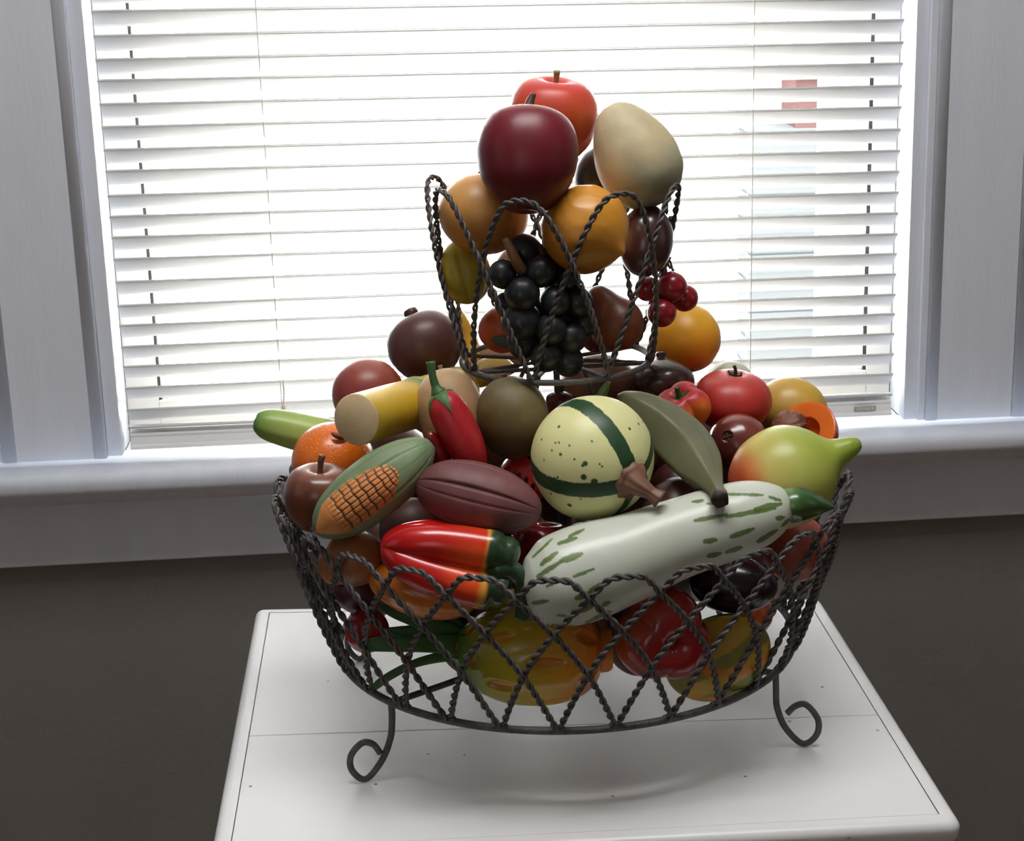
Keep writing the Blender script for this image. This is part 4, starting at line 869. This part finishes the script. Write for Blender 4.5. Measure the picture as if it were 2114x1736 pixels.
B=fruit('nut','dark brown filler ball added in the dark gap between the corn and the red star fruit','nut',846,1090,Yof('filler_a',-.07),60,(.6,.6,0),scal(SPH,1.1),M_grain(),gradcol([(0,(70,40,34)),(1,(78,46,40))],.2,3,2))  # filler ball added to close a dark gap and block light
B=fruit('plum','dark filler ball added in the dark gap below the grey green banana','plum',1400,1013,Yof('filler_b',-.04),62,(.6,.6,0),SPH,M_wood(),gradcol([(0,(60,26,24)),(1,(76,36,30))],.2,3,2))  # second added filler, keeps the gap under the banana dark
B=fruit('apricot','orange brown fruit below the corn husk at left','apricot',731,1151,Yof('orange_brown',-.10),60,(-.2,1,0),SPH,M_wood(),gradcol([(0,(140,84,40)),(1,(156,98,54))],.2,3,2))
B=fruit('loquat','small tan fruit pressed against the left wires','loquat',694,1166,Yof('peach_low',-.10),38,(-.2,1,0),scal(SPH,1.15),M_wood(),gradcol([(0,(160,104,70)),(1,(156,100,62))],.2,3,2))
B=fruit('plum','purple plum low behind the left wires','plum',738,1219,Yof('purple',-.09),41,(1,.1,0),scal(SPH,1.15),M_wood(),gradcol([(0,(80,30,46)),(1,(92,44,58))],.2,3,2))
B=fruit('pomegranate','glossy dark red round fruit at the bottom left of the basket','pomegranate',758,1302,Yof('red_low',-.12),46,(.6,.8,0),SPH,M_gloss(),gradcol([(0,(150,24,26)),(1,(120,14,18))],.2,3,2))
B=fruit('lemon','yellow lemon under the green star fruit stem','lemon',1060,1262,Yof('x',-.10),46,(1,.3,0),scal(SPH,1.2),M_wood(),gradcol([(0,(170,150,40)),(1,(180,150,40))],.2,3,2))

# added fruits, mostly hidden, that block light coming through the heap
PK=[(0.209,1.440,0.924,0.042),(0.072,1.360,0.875,0.042),(-0.014,1.455,0.915,0.042),(0.233,1.372,0.859,0.042),(0.074,1.554,0.913,0.042),(0.161,1.569,0.904,0.042),(0.226,1.523,0.856,0.042),(0.103,1.505,0.847,0.042),(0.005,1.500,0.838,0.042),(0.152,1.317,0.870,0.042),(0.038,1.418,0.823,0.042),(0.269,1.447,0.832,0.042),(0.096,1.452,0.928,0.042),(-0.035,1.360,0.862,0.042),(0.148,1.440,0.823,0.042),(0.279,1.490,0.909,0.042),(0.168,1.376,0.944,0.038),(0.165,1.546,0.814,0.035),(0.286,1.413,0.907,0.035),(-0.040,1.431,0.831,0.035),(0.236,1.548,0.929,0.035),(0.159,1.492,0.895,0.035),(0.154,1.364,0.815,0.032),(0.002,1.525,0.926,0.032),(0.206,1.290,0.918,0.032),(0.042,1.288,0.885,0.032),(0.046,1.330,0.808,0.032),(0.012,1.385,0.916,0.032),(0.046,1.487,0.892,0.029),(0.057,1.540,0.806,0.029),(0.176,1.309,0.806,0.029),(0.030,1.331,0.944,0.029),(-0.068,1.412,0.899,0.029),(0.165,1.384,0.874,0.029),]
for i,(x,y,z,r) in enumerate(PK):
    r*=.93
    px,py=proj(np.array([x,y,z])); B=fruit('filler_fruit','dark brown round wooden fruit added deep in the lower tier to block light','fruit',px,py,y,r*F/depth(np.array([x,y,z])),(random.uniform(-.5,.5),1,.2),SPH,M_wood(),gradcol([(0,(74,42,34)),(1,(92,54,42))],.3,2.5,i),nz=28,nt=36,group='round brown fruits added under the others to block light')
# ================================================================== CAMERA, LIGHT, WORLD
cd=bpy.data.cameras.new('camera'); cam=bpy.data.objects.new('camera',cd); COL.objects.link(cam)
M=Matrix([list(R[0]),list(R[1]),list(R[2])]).to_4x4(); M.translation=Vector(CAM.tolist()); cam.matrix_world=M
cd.sensor_fit='HORIZONTAL'; cd.sensor_width=36; cd.lens=F/W_*36; cd.shift_x=(W_/2-PX)/W_; cd.shift_y=(PY-H_/2)/W_; cd.clip_start=.02
bpy.context.scene.camera=cam
w=bpy.data.worlds.new('world'); bpy.context.scene.world=w; w.use_nodes=True
bg=w.node_tree.nodes['Background']; bg.inputs[0].default_value=(.97,.985,1,1); bg.inputs[1].default_value=SKY
def area(name,loc,rot,sx,sy,power,col=(1,1,1),portal=False):
    l=bpy.data.lights.new(name,'AREA'); l.shape='RECTANGLE'; l.size=sx; l.size_y=sy; l.energy=power; l.color=col
    o=bpy.data.objects.new(name,l); COL.objects.link(o); o.location=loc; o.rotation_euler=rot
    if portal: l.cycles.is_portal=True
    return o
area('window_portal',((JL+JR)/2,2.23,(ZS+2.1)/2),(-math.pi/2,0,0),JR-JL+.1,2.1-ZS+.1,1,portal=True)
area('side_window_light',(XL+.02,.6,1.75),(0,-math.pi/2,0),1.3,1.2,LW1,(.95,.98,1))
area('side_window_light',(XR-.02,.3,1.75),(0,math.pi/2,0),1.3,1.2,LW2,(.97,.98,1))
area('rear_window_light',(-.9,YB_+.02,1.6),(math.pi/2,0,0),1.0,1.2,LW3,(1,.99,.97))
area('ceiling_fill',(.1,1.02,ZC-.03),(0,0,0),1.1,.45,LC_,(1,.98,.96))  # added fill from above, standing in for ceiling bounce
s=bpy.context.scene
s.view_settings.view_transform='Standard'; s.view_settings.look='None'; s.view_settings.exposure=EXPO; s.view_settings.gamma=1; s.view_settings.use_curve_mapping=False
s.cycles.use_denoising=True; s.cycles.max_bounces=10; s.cycles.diffuse_bounces=6; s.cycles.transparent_max_bounces=12; s.cycles.sample_clamp_indirect=6
for o in s.objects:
    if '_o' in o: del o['_o']
